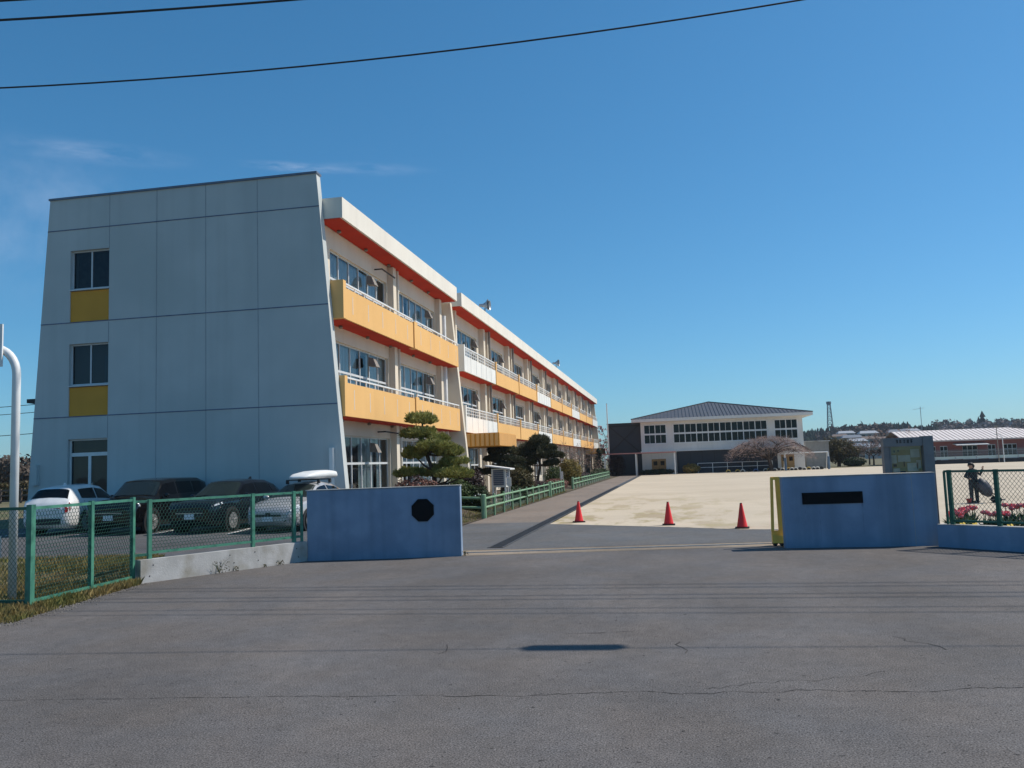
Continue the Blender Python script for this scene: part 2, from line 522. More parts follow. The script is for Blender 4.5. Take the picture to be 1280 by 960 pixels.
# deeper, more saturated blue, as the phone camera recorded this sky
sp_ = _n(nt, 'ShaderNodeSeparateColor')
cb_ = _n(nt, 'ShaderNodeCombineColor')
nt.links.new(sky.outputs[0], sp_.inputs[0])
for i_, (e_, f_) in enumerate(((1.12, 0.31), (0.90, 0.728), (0.90, 0.878))):
    pw = _n(nt, 'ShaderNodeMath', operation='POWER'); pw.inputs[1].default_value = e_
    ml = _n(nt, 'ShaderNodeMath', operation='MULTIPLY'); ml.inputs[1].default_value = f_
    nt.links.new(sp_.outputs[i_], pw.inputs[0]); nt.links.new(pw.outputs[0], ml.inputs[0]); nt.links.new(ml.outputs[0], cb_.inputs[i_])
c_ = cb_.outputs[0]
def streak(x0, y0, x1, y1, half, seed, strength):
    global c_
    a, b = pdir(x0, y0), pdir(x1, y1)
    c_ = cloud(a + b, b - a, 0, (b - a).length / 2, half, seed, strength, c_)
streak(-60, 172, 270, 206, 0.016, 1.3, 0.27)
streak(280, 203, 450, 214, 0.0075, 4.1, 0.42)
streak(360, 208, 560, 214, 0.010, 6.0, 0.22)
streak(-200, 250, 160, 330, 0.09, 2.2, 0.20)
streak(-150, 170, 240, 290, 0.06, 8.2, 0.18)
nt.links.new(c_, bg.inputs[0])

vs = scene.view_settings
vs.view_transform = 'Standard'
vs.look = 'None'
vs.exposure = 0.12
vs.gamma = 1.0
vs.use_curve_mapping = False
scene.cycles.max_bounces = 6
scene.cycles.transparent_max_bounces = 12
scene.cycles.use_denoising = True
# ------------------------------------------------------------------ ground sheets
def asphalt(name, c, speck=0.35, patch=0.2, stain=False):
    m = bpy.data.materials.new(name)
    m.use_nodes = True
    nt = m.node_tree
    L = nt.links.new
    b = nt.nodes['Principled BSDF']
    b.inputs['Roughness'].default_value = 0.9
    b.inputs['Specular IOR Level'].default_value = 0.25
    geo = _n(nt, 'ShaderNodeNewGeometry')
    def noise_(scale, det, lo, hi, a, bb, st=None, rough=0.5):
        src = geo.outputs['Position']
        if st:
            mp = _n(nt, 'ShaderNodeMapping'); mp.inputs['Scale'].default_value = st
            L(src, mp.inputs['Vector']); src = mp.outputs[0]
        n1 = _n(nt, 'ShaderNodeTexNoise'); n1.inputs['Scale'].default_value = scale; n1.inputs['Detail'].default_value = det
        n1.inputs['Roughness'].default_value = rough
        L(src, n1.inputs['Vector'])
        r1 = _n(nt, 'ShaderNodeMapRange')
        r1.inputs[1].default_value = lo; r1.inputs[2].default_value = hi; r1.inputs[3].default_value = a; r1.inputs[4].default_value = bb
        L(n1.outputs[0], r1.inputs[0])
        return r1.outputs[0]
    vals = [noise_(0.35, 4, 0.35, 0.65, 1 - patch, 1 + patch, (0.8, 0.8, 1)),
            noise_(2.3, 6, 0.3, 0.7, 1 - patch * 0.7, 1 + patch * 0.7, (0.8, 0.8, 1), 0.65),
            noise_(70, 3, 0.3, 0.7, 1 - speck, 1 + speck),
            noise_(16, 5, 0.62, 0.72, 1.0, 0.72),
            noise_(38, 2, 0.68, 0.74, 1.0, 1.9),
            noise_(11, 3, 0.69, 0.72, 1.0, 0.35),
            noise_(24, 2, 0.66, 0.70, 1.0, 0.45),
            noise_(5, 8, 0.35, 0.65, 0.88, 1.12, None, 0.75)]
    if stain:      # oil-dark and dusty areas of a much used forecourt
        vals.append(noise_(0.42, 5, 0.40, 0.64, 1.08, 0.85, (1.0, 0.55, 1), 0.6))
        vals.append(noise_(1.3, 6, 0.56, 0.72, 1.0, 1.12, (1.0, 0.6, 1), 0.7))
    v = vals[0]
    for q in vals[1:]:
        mm = _n(nt, 'ShaderNodeMath', operation='MULTIPLY'); L(v, mm.inputs[0]); L(q, mm.inputs[1]); v = mm.outputs[0]
    vm = _n(nt, 'ShaderNodeVectorMath', operation='SCALE')
    hue = _n(nt, 'ShaderNodeMix', data_type='RGBA')
    hn = noise_(0.8, 3, 0.35, 0.65, 0, 1)
    L(hn, hue.inputs[0])
    hue.inputs[6].default_value = (c[0] * 1.03, c[1], c[2] * 0.965, 1)
    hue.inputs[7].default_value = (c[0] * 0.97, c[1], c[2] * 1.035, 1)
    L(hue.outputs[2], vm.inputs[0]); L(v, vm.inputs['Scale'])
    L(vm.outputs[0], b.inputs['Base Color'])
    nb = _n(nt, 'ShaderNodeTexNoise'); nb.inputs['Scale'].default_value = 90; nb.inputs['Detail'].default_value = 3
    L(geo.outputs['Position'], nb.inputs['Vector'])
    bp = _n(nt, 'ShaderNodeBump'); bp.inputs['Strength'].default_value = 0.6; bp.inputs['Distance'].default_value = 0.012
    L(nb.outputs[0], bp.inputs['Height']); L(bp.outputs[0], b.inputs['Normal'])
    return m

M['road'] = asphalt('street_asphalt', (0.119, 0.1095, 0.107), speck=0.7, patch=0.07, stain=True)
M['apron'] = asphalt('apron_asphalt', (0.112, 0.112, 0.115), speck=0.3, patch=0.12)
M['lot'] = asphalt('parking_asphalt', (0.085, 0.085, 0.09), speck=0.3)
M['path'] = asphalt('path_asphalt', (0.20, 0.165, 0.14), speck=0.3, patch=0.10)
M['railstrip'] = asphalt('rail_concrete', (0.24, 0.195, 0.15), speck=0.3)
M['ground'] = mat('rough_ground', (0.11, 0.10, 0.045), (0.16, 0.125, 0.07), scale=0.5, rough=0.95, c3=(0.07, 0.085, 0.03), scale3=0.15, bump=0.4, bscale=10)

# sand with thin worn weeds near the apron
m = mat('yard_sand', (0.53, 0.45, 0.345), (0.475, 0.40, 0.305), scale=0.25, rough=0.95, bump=0.25, bscale=25, c3=(0.46, 0.385, 0.29), scale3=0.12, stretch=(0.6, 1.2, 1))
nt = m.node_tree
b_ = nt.nodes['Principled BSDF']
src = b_.inputs['Base Color'].links[0].from_socket
geo = _n(nt, 'ShaderNodeNewGeometry')
sep = _n(nt, 'ShaderNodeSeparateXYZ')
nt.links.new(geo.outputs['Position'], sep.inputs[0])
def rng(sock, a, b, c, e):
    r = _n(nt, 'ShaderNodeMapRange')
    for i, q in enumerate((a, b, c, e)): r.inputs[i + 1].default_value = q
    nt.links.new(sock, r.inputs[0]); return r.outputs[0]
def mul(p, q):
    k = _n(nt, 'ShaderNodeMath', operation='MULTIPLY'); nt.links.new(p, k.inputs[0]); nt.links.new(q, k.inputs[1]); return k.outputs[0]
mp = _n(nt, 'ShaderNodeMapping'); mp.inputs['Scale'].default_value = (0.45, 0.16, 1)
nt.links.new(geo.outputs['Position'], mp.inputs[0])
nz = _n(nt, 'ShaderNodeTexNoise'); nz.inputs['Scale'].default_value = 1.3; nz.inputs['Detail'].default_value = 9; nz.inputs['Roughness'].default_value = 0.68
nt.links.new(mp.outputs[0], nz.inputs['Vector'])
mask = mul(mul(rng(nz.outputs[0], 0.49, 0.57, 0, 0.75), rng(sep.outputs[1], 34, 58, 1, 0)), rng(sep.outputs[0], -0.5, 4.5, 1, 0.12))
nz2 = _n(nt, 'ShaderNodeTexNoise'); nz2.inputs['Scale'].default_value = 0.9; nz2.inputs['Detail'].default_value = 3
nt.links.new(geo.outputs['Position'], nz2.inputs['Vector'])
gc = _n(nt, 'ShaderNodeMix', data_type='RGBA')
nt.links.new(rng(nz2.outputs[0], 0.4, 0.6, 0, 1), gc.inputs[0])
gc.inputs[6].default_value = (0.28, 0.225, 0.085, 1); gc.inputs[7].default_value = (0.33, 0.255, 0.165, 1)
mx = _n(nt, 'ShaderNodeMix', data_type='RGBA')
nt.links.new(mask, mx.inputs[0]); nt.links.new(src, mx.inputs[6]); nt.links.new(gc.outputs[2], mx.inputs[7])
nt.links.new(mx.outputs[2], b_.inputs['Base Color'])
M['sand'] = m

def gridsheet(name, xs, ys, off, m, keep=None, zf=zg):
    mb = MB()
    idx = {}
    def vid(i, j):
        if (i, j) not in idx:
            idx[(i, j)] = len(mb.v)
            mb.v.append((xs[i], ys[j], zf(xs[i], ys[j]) + off))
        return idx[(i, j)]
    for j in range(len(ys) - 1):
        for i in range(len(xs) - 1):
            if keep and not keep((xs[i] + xs[i + 1]) / 2, (ys[j] + ys[j + 1]) / 2):
                continue
            mb.f.append((vid(i, j), vid(i + 1, j), vid(i + 1, j + 1), vid(i, j + 1)))
    o = mb.build(name, m, smooth=True)
    o['kind'] = 'structure'
    return o
def rngl(a, b, s):
    n = max(1, round((b - a) / s)); return [a + (b - a) * i / n for i in range(n + 1)]
xs = [-4000, -1500, -600, -250, -120, -70] + rngl(-45, -16, 1.5) + rngl(-15.6, -6, 0.4) + rngl(-5, 5, 2) + [5.4, 5.8, 6.5, 8, 12, 20, 60, 150, 400, 1500, 4000]
ys = [-1500, -200, -40] + rngl(-16, 10, 2) + rngl(11, 31, 0.4) + rngl(32, 60, 2) + [80, 110, 140, 200, 350, 700, 1500, 5000]
gridsheet('ground', xs, ys, -0.03, M['ground'])

def sheet(name, pts, z, m):
    mb = MB(); mb.poly([(x, y, z) for x, y in pts])
    o = mb.build(name, m); o['kind'] = 'structure'; return o
def jag(a, b, n, amp):
    out = []
    for i in range(n):
        t = i / n
        out.append((a[0] + (b[0] - a[0]) * t + random.uniform(-amp, amp), a[1] + (b[1] - a[1]) * t + random.uniform(-amp, amp)))
    return out
pts = [(-120, -14), (120, -14), (120, 14.0), (10.5, 14.2), (6.9, 18.45), (5.7, 19.75), (5.7, 20.05), (2.4, 20.1), (2.35, 20.66), (-4.94, 19.55), (-5.05, 19.45), (-8.6, 18.95), (-10.5, 15.5)]
pts += jag((-10.5, 15.3), (-9.9, 11.3), 24, 0.07) + jag((-9.9, 11.3), (-12.5, 10.2), 10, 0.08) + [(-120, 9.6)]
sheet('street', pts, 0.0, M['road'])
sheet('gate_rail_strip', [(-5.3, 19.5), (2.5, 20.68), (2.6, 21.6), (-5.3, 20.75)], 0.004, M['railstrip'])
sheet('entrance_apron', [(-5.3, 20.74), (2.6, 21.59), (5.7, 20.3), (5.75, 22.4), (3.6, 24.9), (1.8, 25.4), (-0.2, 26.8), (-4.3, 29.2), (-4.3, 30.2), (-7.45, 30.2), (-7.2, 25), (-7.2, 19.6)], 0.008, M['apron'])
sheet('path', [(-4.76, 30.2), (-4.76, 152), (-7.5, 152), (-7.3, 110), (-7.45, 30.2)], 0.010, M['path'])
sheet('school_yard', jag((-4.3, 29.15), (-0.2, 26.8), 46, 0.07) + jag((-0.2, 26.8), (1.8, 25.4), 22, 0.07) + jag((1.8, 25.4), (3.6, 24.9), 20, 0.07) + [(3.6, 24.9), (5.9, 24.5), (30, 24.5), (95, 24.5), (95, 131), (36, 131), (24, 126), (-4.3, 121)], 0.006, M['sand'])

def inpoly(x, y, P):
    c = False
    for i in range(len(P)):
        (x1, y1), (x2, y2) = P[i], P[i - 1]
        if (y1 > y) != (y2 > y) and x < (x2 - x1) * (y - y1) / (y2 - y1) + x1:
            c = not c
    return c
LOT = [(-9.2, 19.25), (-10.95, 16.6), (-12.2, 17.6), (-14.2, 17.5), (-50, 16.5), (-50, 29.0), (-9.0, 29.0), (-9.0, 20.2)]
gridsheet('parking_lot', rngl(-50, -16, 1) + rngl(-15.7, -9.0, 0.3), rngl(16.4, 29.0, 0.3), 0.0, M['lot'], keep=lambda x, y: inpoly(x, y, LOT))
gridsheet('garden_bed', rngl(-12.6, -7.55, 0.3), rngl(29.2, 140, 1.0), 0.0, M['soil'])
# faded white bay lines
row = [(-13.4, 23.75), (-16.3, 24.25), (-19.4, 24.75), (-22.4, 25.2)]
mb = MB()
for (x, y) in row:
    a = Vector((x, y, 0)); dr = Vector((-0.2, 0.98, 0)); wv = Vector((0.98, 0.2, 0)) * 0.06
    for k in range(8):
        p, q = a + dr * (k * 0.6), a + dr * ((k + 1) * 0.6)
        mb.poly([tuple(v + Vector((0, 0, zg(v.x, v.y) + 0.006))) for v in (p - wv, p + wv, q + wv, q - wv)])
mb.poly([(-24, 22.0, 0.306), (-21.2, 21.55, 0.306), (-21.2, 21.65, 0.306), (-24, 22.1, 0.306)])
mb.build('parking_lines', M['whiteline'])['kind'] = 'structure'

# cracks and the long cold joint in the street
def crack(pts, wd, mb):
    for i in range(len(pts) - 1):
        a, b = Vector((*pts[i], 0.003)), Vector((*pts[i + 1], 0.003))
        n_ = (b - a).cross(Vector((0, 0, 1))).normalized() * wd * random.uniform(0.25, 1.0)
        mb.poly([a - n_, b - n_, b + n_, a + n_])
def wander(a, b, n, amp):
    out = []
    off = 0
    for i in range(n + 1):
        t = i / n
        off = off * 0.75 + random.uniform(-amp, amp)
        out.append((a[0] + (b[0] - a[0]) * t, a[1] + (b[1] - a[1]) * t + off))
    return out
mb = MB()
crack(wander((-7.5, 7.25), (-2.2, 7.75), 60, 0.012), 0.006, mb)
crack(wander((-2.2, 7.75), (3.4, 8.3), 90, 0.035), 0.007, mb)
crack(wander((0.2, 8.1), (1.9, 8.75), 30, 0.05), 0.004, mb)
crack([(-0.02, 10.1), (-0.08, 9.95), (0.0, 9.8), (0.05, 9.65), (0.02, 9.5)], 0.012, mb)
crack([(2.35, 10.45), (2.45, 10.3), (2.42, 10.2), (2.62, 10.05), (2.7, 9.9), (2.72, 9.75)], 0.014, mb)
crack([(-2.75, 9.9), (-2.7, 9.75), (-2.66, 9.55), (-2.72, 9.4)], 0.008, mb)
crack(wander((-1.4, 10.55), (-0.6, 10.7), 12, 0.02), 0.009, mb)
mb.build('street_crack', M['crack'])['kind'] = 'structure'

# steel rail of the sliding gate
mb = MB(); mb.beam((-5.1, 20.12, 0.012), (2.5, 21.15, 0.012), 0.035, 0.024)
tag(mb.build('gate_rail', M['steel']), 'thin steel rail set in the strip between the two gate walls', 'gate rail')

# drain with gratings along the path
DR = root('drain', (-4.55, 25, 0), 'long drain gutter with dark steel gratings beside the path', 'drain')
mb = MB(); mb.box(-4.76, -4.34, 21.2, 152, 0.0, 0.0125); mb.build('channel', M['drainpit'], DR)
mb = MB()
mb.box(-4.76, -4.71, 21.2, 152, 0.0, 0.022); mb.box(-4.39, -4.34, 21.2, 152, 0.0, 0.022)
y = 21.2
while y < 70:
    mb.box(-4.71, -4.39, y, y + 0.035, 0.006, 0.02)
    y += 0.10
for k in range(46):
    mb.box(-4.70, -4.40, 70 + k * 1.78, 70 + k * 1.78 + 1.7, 0.006, 0.02)
mb.build('grating', M['grate'], DR)

# ------------------------------------------------------------------ school buildings
XW, XB, XE = -12.8, -11.85, -11.82
FLOORS = [0.45, 4.12, 7.8, 11.62]

def window(parent, x, y0, y1, z0, z1, n, trans=0.62, depth=0.12, curtain=1.0, door=False):
    f = MB()
    xf = x - depth
    t = 0.06
    f.box(xf - 0.05, xf, y0, y1, z0, z0 + t); f.box(xf - 0.05, xf, y0, y1, z1 - t, z1)
    f.box(xf - 0.05, xf, y0, y0 + t, z0 + t, z1 - t); f.box(xf - 0.05, xf, y1 - t, y1, z0 + t, z1 - t)
    zt = z0 + (z1 - z0) * trans
    f.box(xf - 0.045, xf + 0.005, y0 + t, y1 - t, zt - 0.045, zt + 0.045)
    for k in range(1, n):
        yk = y0 + (y1 - y0) * k / n
        f.box(xf - 0.04, xf + 0.012, yk - 0.03, yk + 0.03, z0 + t, zt - 0.045)
        f.box(xf - 0.04, xf + 0.012, yk - 0.03, yk + 0.03, zt + 0.045, z1 - t)
    w_ = f.build('window', M['alu'], parent)
    g = MB(); g.poly([(xf - 0.025, y0 + t, z0 + t), (xf - 0.025, y1 - t, z0 + t), (xf - 0.025, y1 - t, z1 - t), (xf - 0.025, y0 + t, z1 - t)])
    g.build('pane', M['glass'], w_)
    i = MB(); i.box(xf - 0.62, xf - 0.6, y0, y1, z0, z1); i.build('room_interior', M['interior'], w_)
    if curtain > 0:
        for k in range(n):
            if random.random() < curtain:
                c = MB()
                ya, yb = y0 + (y1 - y0) * k / n, y0 + (y1 - y0) * (k + random.choice((1.0, 1.0, 0.6))) / n
                m_ = 8
                zb = z0 + 0.05 if random.random() < 0.75 else zt
                top = [(xf - 0.16 - 0.03 * (q % 2), ya + (yb - ya) * q / m_) for q in range(m_ + 1)]
                for q in range(m_):
                    c.poly([(top[q][0], top[q][1], zb), (top[q + 1][0], top[q + 1][1], zb), (top[q + 1][0], top[q + 1][1], z1 - 0.05), (top[q][0], top[q][1], z1 - 0.05)])
                c.build('curtain', M['curtain'], w_)
    return w_

def hood(parent, x, y, z, s=1.0):
    h = MB()
    h.hexa([(x + 0.05, y - 0.35 * s, z - 0.28 * s), (x + 0.62 * s, y - 0.35 * s, z - 0.34 * s), (x + 0.62 * s, y + 0.35 * s, z - 0.34 * s), (x + 0.05, y + 0.35 * s, z - 0.28 * s),
            (x + 0.05, y - 0.22 * s, z + 0.3 * s), (x + 0.36 * s, y - 0.22 * s, z + 0.24 * s), (x + 0.36 * s, y + 0.22 * s, z + 0.24 * s), (x + 0.05, y + 0.22 * s, z + 0.3 * s)])
    o = h.build('ventilation_hood', M['hood'], parent)
    return o

def facade(parent, ybays, y0, y1, storeys, nlights, pier, name_gap):
    """outer wall as spandrels, lintels and piers round real openings"""
    w_ = MB()
    t = 0.22
    for s in range(3):
        zf, zc = FLOORS[s] if s else 0.0, FLOORS[s + 1]
        zs, zh = storeys[s]
        w_.box(XW - t, XW, y0, y1, zf, zs)
        w_.box(XW - t, XW, y0, y1, zh, zc)
        prev = y0
        for (a, b) in ybays:
            w_.box(XW - t, XW, prev, a, zs, zh); prev = b
        w_.box(XW - t, XW, prev, y1, zs, zh)
    return w_.build('facade_wall', M['cream'], parent)

# ---- near block
NB = root('school_building', (-18, 38, 0.3), 'three-storey school block at the left with a blank blue-grey end wall and yellow balconies', 'building')
mb = MB()
EY0, EY1 = 29.1, 29.45
def xl(z): return -24.97 + (z - 0.3) * (0.86 / 13.06)
def xr(z): return -11.62 - (z - 0.3) * (1.07 / 13.06)
zb = [0.25, 1.2, 3.69, 4.56, 5.72, 7.44, 8.27, 9.55, 11.2, 13.34]
holes = {(1, 2): 'w1', (1, 4): 'y2', (1, 5): 'w2', (1, 7): 'y3', (1, 8): 'w3'}
zb = [0.25, 0.55, 3.69, 4.58, 5.72, 7.44, 8.29, 9.55, 11.2, 13.34]
# bands between successive zb: which are openings in the window column
openb = {1: 'door', 3: 'panel', 4: 'win', 6: 'panel', 7: 'win'}
wx0, wx1 = -23.15, -21.42
for i in range(len(zb) - 1):
    z0, z1 = zb[i], zb[i + 1]
    colsx = [(lambda z: xl(z), lambda z: wx0), (lambda z: wx1, lambda z: xr(z))]
    if i not in openb:
        colsx = [(xl, xr)]
    for (A, B) in colsx:
        mb.hexa([(A(z0), EY0, z0), (B(z0), EY0, z0), (B(z0), EY1, z0), (A(z0), EY1, z0), (A(z1), EY0, z1), (B(z1), EY0, z1), (B(z1), EY1, z1), (A(z1), EY1, z1)])
ew = mb.build('end_wall', M['endwall'], NB)
mb = MB()
mb.hexa([(xl(13.34) - 0.04, EY0 - 0.05, 13.34), (xr(13.34) + 0.04, EY0 - 0.05, 13.34), (xr(13.34) + 0.04, EY1 + 0.05, 13.34), (xl(13.34) - 0.04, EY1 + 0.05, 13.34),
         (xl(13.34) - 0.04, EY0 - 0.05, 13.42), (xr(13.34) + 0.04, EY0 - 0.05, 13.42), (xr(13.34) + 0.04, EY1 + 0.05, 13.42), (xl(13.34) - 0.04, EY1 + 0.05, 13.42)])
mb.build('coping', M['coping'], ew)
mb = MB()
for z in (4.57, 8.30, 12.07):
    mb.beam((xl(z), EY0 - 0.008, z), (xr(z), EY0 - 0.006, z), 0.018, 0.034)
mb.build('floor_joint', M['joint'], ew)
mb = MB()
for x in (-21.42, -19.35, -17.26, -15.1):
    za = 11.2 if x == -21.42 else 0.3
    mb.box(x - 0.012, x + 0.012, EY0 - 0.006, EY0 + 0.01, za, 13.34)
mb.box(-21.432, -21.408, EY0 - 0.006, EY0 + 0.01, 7.44, 8.25); mb.box(-21.432, -21.408, EY0 - 0.006, EY0 + 0.01, 3.69, 4.53)
mb.build('panel_joint', M['jointfine'], ew)
for (z0, z1) in ((4.60, 5.70), (8.31, 9.53)):
    mb = MB(); mb.box(wx0 + 0.0, wx1 - 0.002, EY0 + 0.05, EY0 + 0.2, z0 - 0.02, z1 + 0.02); mb.build('ochre_panel', M['ochre'], NB)
def endwin(z0, z1, door=False):
    f = MB(); y = EY0 + 0.14
    f.box(wx0, wx0 + 0.06, y, y + 0.06, z0, z1); f.box(wx1 - 0.06, wx1, y, y + 0.06, z0, z1)
    f.box(wx0 + 0.06, wx1 - 0.06, y, y + 0.06, z0, z0 + 0.07); f.box(wx0 + 0.06, wx1 - 0.06, y, y + 0.06, z1 - 0.06, z1)
    xm = (wx0 + wx1) / 2
    if door:
        f.box(wx0 + 0.06, wx1 - 0.06, y - 0.01, y + 0.06, 3.02, 3.16)
        f.box(xm - 0.06, xm + 0.06, y - 0.004, y + 0.06, z0 + 0.07, 3.02)
    else:
        f.box(xm - 0.03, xm + 0.03, y - 0.004, y + 0.06, z0 + 0.07, z1 - 0.06)
    f.box(wx0 - 0.0, wx1 - 0.0, EY0 - 0.035, EY0 + 0.14, z0 - 0.045, z0 - 0.003)
    o = f.build('door' if door else 'window', M['alu'] if not door else M['whitemetal'], NB)
    g = MB(); g.poly([(wx0 + 0.06, y + 0.03, z0 + 0.07), (wx1 - 0.06, y + 0.03, z0 + 0.07), (wx1 - 0.06, y + 0.03, z1 - 0.06), (wx0 + 0.06, y + 0.03, z1 - 0.06)])
    g.build('pane', M['endglass'], o)
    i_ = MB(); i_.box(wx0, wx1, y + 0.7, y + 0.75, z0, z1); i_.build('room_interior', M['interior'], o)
    return o
w3 = endwin(9.62, 11.2)
mb = MB(); mb.box(wx0 + 0.1, wx1 - 0.12, EY0 + 0.34, EY0 + 0.35, 9.75, 11.14); mb.build('curtain', M['hood'], w3)
w2 = endwin(5.79, 7.44)
mb = MB(); mb.box(-21.83, -21.5, EY0 + 0.34, EY0 + 0.35, 5.9, 6.95); mb.build('curtain', M['curtain'], w2)
dr = endwin(0.60, 3.69, True)
mb = MB(); mb.tube([(-22.12, EY0 + 0.12, 1.5), (-22.12, EY0 + 0.07, 1.55), (-22.12, EY0 + 0.07, 1.95), (-22.12, EY0 + 0.12, 2.0)], 0.018, 6); mb.build('handle', M['chrome'], dr)
# service box, drain pipe, lamp arm
mb = MB(); mb.box(-24.65, -24.4, EY0 - 0.14, EY0 - 0.002, 1.95, 2.75); mb.build('meter_box', M['endwall'], NB)
mb = MB(); mb.box(-12.27, -12.12, EY0 - 0.16, EY0 - 0.003, 0.3, 2.95); mb.build('cable_duct', M['whitemetal'], NB)
mb = MB(); mb.beam((-24.6, 29.7, 5.2), (-25.35, 29.7, 5.32), 0.16, 0.14); mb.box(-25.45, -25.0, 29.6, 29.8, 5.26, 5.42); mb.build('lamp_arm', M['blackmetal'], NB)
# core behind the facade
mb = MB()
mb.hexa([(-24.6, 29.45, 0.2), (-13.75, 29.45, 0.2), (-13.75, 46.8, 0.2), (-24.6, 46.8, 0.2), (-24.0, 29.45, 11.7), (-13.75, 29.45, 11.7), (-13.75, 46.8, 11.7), (-24.0, 46.8, 11.7)])
mb.build('rear_block', M['cream'], NB)
mb = MB(); mb.box(-23.9, -12.9, 29.45, 46.8, 11.9, 12.2); mb.build('roof', M['concrete'], NB)
NSTO = [(0.95, 3.50), (4.9, 7.22), (8.6, 10.82)]
nb_bays = [(30.55, 37.25), (38.98, 45.4)]
facade(NB, nb_bays, 29.45, 46.8, NSTO, 6, 1, '')
for (s, z0, z1) in ((0, 0.3, 4.12), (1, 4.4, 7.79), (2, 8.0, 11.6)):
    for y in (37.42, 45.5):
        mb = MB(); mb.box(XW, XW + 0.28, y, y + 0.42, z0, z1); mb.build('pilaster', M['cream'], NB)
for y, pr_, pt in ((38.35, 0.085, 11.6), (46.3, 0.17, 10.75)):
    mb = MB(); mb.tube([(XW + pr_ + .08, y, 0.3), (XW + pr_ + .08, y, pt)], pr_, 8)
    for z in (1.5, 3.0, 5.8, 6.8, 9.4, 10.6):
        mb.box(XW, XW + 0.25, y - 0.1, y + 0.1, z, z + 0.04)
    mb.build('downpipe', M['pipe'] if y < 40 else M['whitemetal'], NB)
for s, (z0, z1) in enumerate(NSTO):
    for (a, b) in nb_bays:
        window(NB, XW, a, b, z0, z1, 6, trans=0.56 if s == 0 else 0.5, curtain=(0.95, 0.92, 0.85)[s])
        hood(NB, XW, a + (b - a) * (0.62 if a < 35 else 0.70), z1 - 0.45, 0.68)
        if s == 1 or a > 35: continue
        mb = MB(); yy = a + (b - a) * 0.62
        mb.tube([(XW + 0.05, yy + 0.8, z1 + 0.25), (XW + 0.4, yy + 0.8, z1 + 0.25), (XW + 0.4, yy + 2.6, z1 + 0.22)], 0.035, 6)
        mb.build('conduit', M['blackmetal'] if s != 1 else M['hood'], NB)
# low white plinth by the ground-floor windows
mb = MB(); mb.box(XW, XW + 0.35, 30.6, 35.6, 0.2, 0.93); mb.build('plinth', M['whitepanel'], NB)
# slabs / soffits
mb = MB()
for z in (4.125, 7.82):
    mb.box(XW, XB - 0.125, 29.52, 46.84, z, z + 0.22)
mb.build('balcony_slab', M['cream'], NB)
mb = MB()
for z in (4.10, 7.795):
    mb.box(XW, XB - 0.08, 29.76, 46.84, z, z + 0.022)
mb.build('balcony_soffit', M['soffit'], NB)
mb = MB(); mb.box(XW - 0.6, XE, 29.47, 46.82, 11.66, 12.46); mb.build('eave', M['eave'], NB)
mb = MB(); mb.box(XW, XE - 0.1, 29.47, 46.80, 11.635, 11.66); mb.build('soffit', M['soffit'], NB)
def parapet(parent, y0, y1, z0, z1, m, cap=0.0):
    mb = MB(); mb.box(XB - 0.12, XB, y0, y1, z0, z1)
    o = mb.build('balcony', m, parent)
    return o
def rail(parent, owner, y0, y1, z0, z1, step, lat=0):
    mb = MB()
    mb.beam((XB - 0.06, y0, z1 - 0.03), (XB - 0.06, y1, z1 - 0.03), 0.06, 0.06)
    n = max(2, round((y1 - y0) / step))
    for k in range(n + 1):
        yy = y0 + 0.04 + (y1 - y0 - 0.08) * k / n
        mb.box(XB - 0.08, XB - 0.04, yy - 0.025, yy + 0.025, z0, z1 - 0.06)
    for k in range(lat):
        zz = z0 + (z1 - z0) * (k + 1) / (lat + 1)
        mb.beam((XB - 0.06, y0, zz), (XB - 0.06, y1, zz), 0.03, 0.03)
    mb.build('railing', M['whitemetal'], owner)
for (z0, zp, zr, ze) in ((4.12, 5.38, 5.62, 5.64), (7.81, 9.0, 9.22, 9.27)):
    for (a, b) in ((29.75, 38.25), (38.75, 46.85)):
        o = parapet(NB, a, b, z0, zp, M['yellow'])
        rail(NB, o, a, b, zp, zr, 1.05)
        k = a + 0.7
        while k < b - 0.3:
            mb = MB(); mb.box(XB, XB + 0.006, k, k + 0.035, z0 + 0.28, zp - 0.22); k += 1.72
            mb.build('expansion_strip', M['whitemetal'], o)
    mb = MB(); mb.box(XW, XB + 0.02, 29.47, 29.75, z0, ze); mb.build('balcony_end', M['yellow'], NB)
    mb = MB(); mb.box(XB - 0.25, XB + 0.06, 38.25, 38.75, z0 - 0.02, zp + 0.08); mb.build('balcony_divider', M['yellow'], NB)
# little soffit lamps
for z in (3.98, 7.68, 11.52):
    for y in (31, 34, 37, 40.5, 43.5):
        mb = MB(); mb.lathe((XW + 0.22, y, z), [(0.05, 0), (0.10, 0.05), (0.06, 0.12)], 8); mb.build('soffit_lamp', M['hood'], NB)

# ---- long block
LB = root('school_building', (-18, 93, 0.3), 'long three-storey school block farther back with alternating white and yellow balconies', 'building')
def fin(parent, y0, y1, name='fin_wall'):
    mb = MB()
    xt = lambda z: -11.32 - (z - 0.2) * 0.0838
    mb.hexa([(XW - 0.3, y0, 0.2), (xt(0.2), y0, 0.2), (xt(0.2), y1, 0.2), (XW - 0.3, y1, 0.2), (XW - 0.3, y0, 11.63), (xt(11.63), y0, 11.63), (xt(11.63), y1, 11.63), (XW - 0.3, y1, 11.63)])
    return mb.build(name, M['cream'], parent)
fin(LB, 46.95, 47.3)
fin(LB, 138.75, 139.1)
mods = [48.45 + 9.03 * k for k in range(11)]
lb_bays = [(m_ + 1.2, m_ + 7.3) for m_ in mods[:10]]
facade(LB, lb_bays, 47.3, 138.75, [(0.95, 3.3), (5.0, 7.2), (8.7, 10.75)], 6, 1, '')
mb = MB(); mb.box(-24, -13.75, 46.9, 139, 0.2, 11.7); mb.build('rear_block', M['cream'], LB)
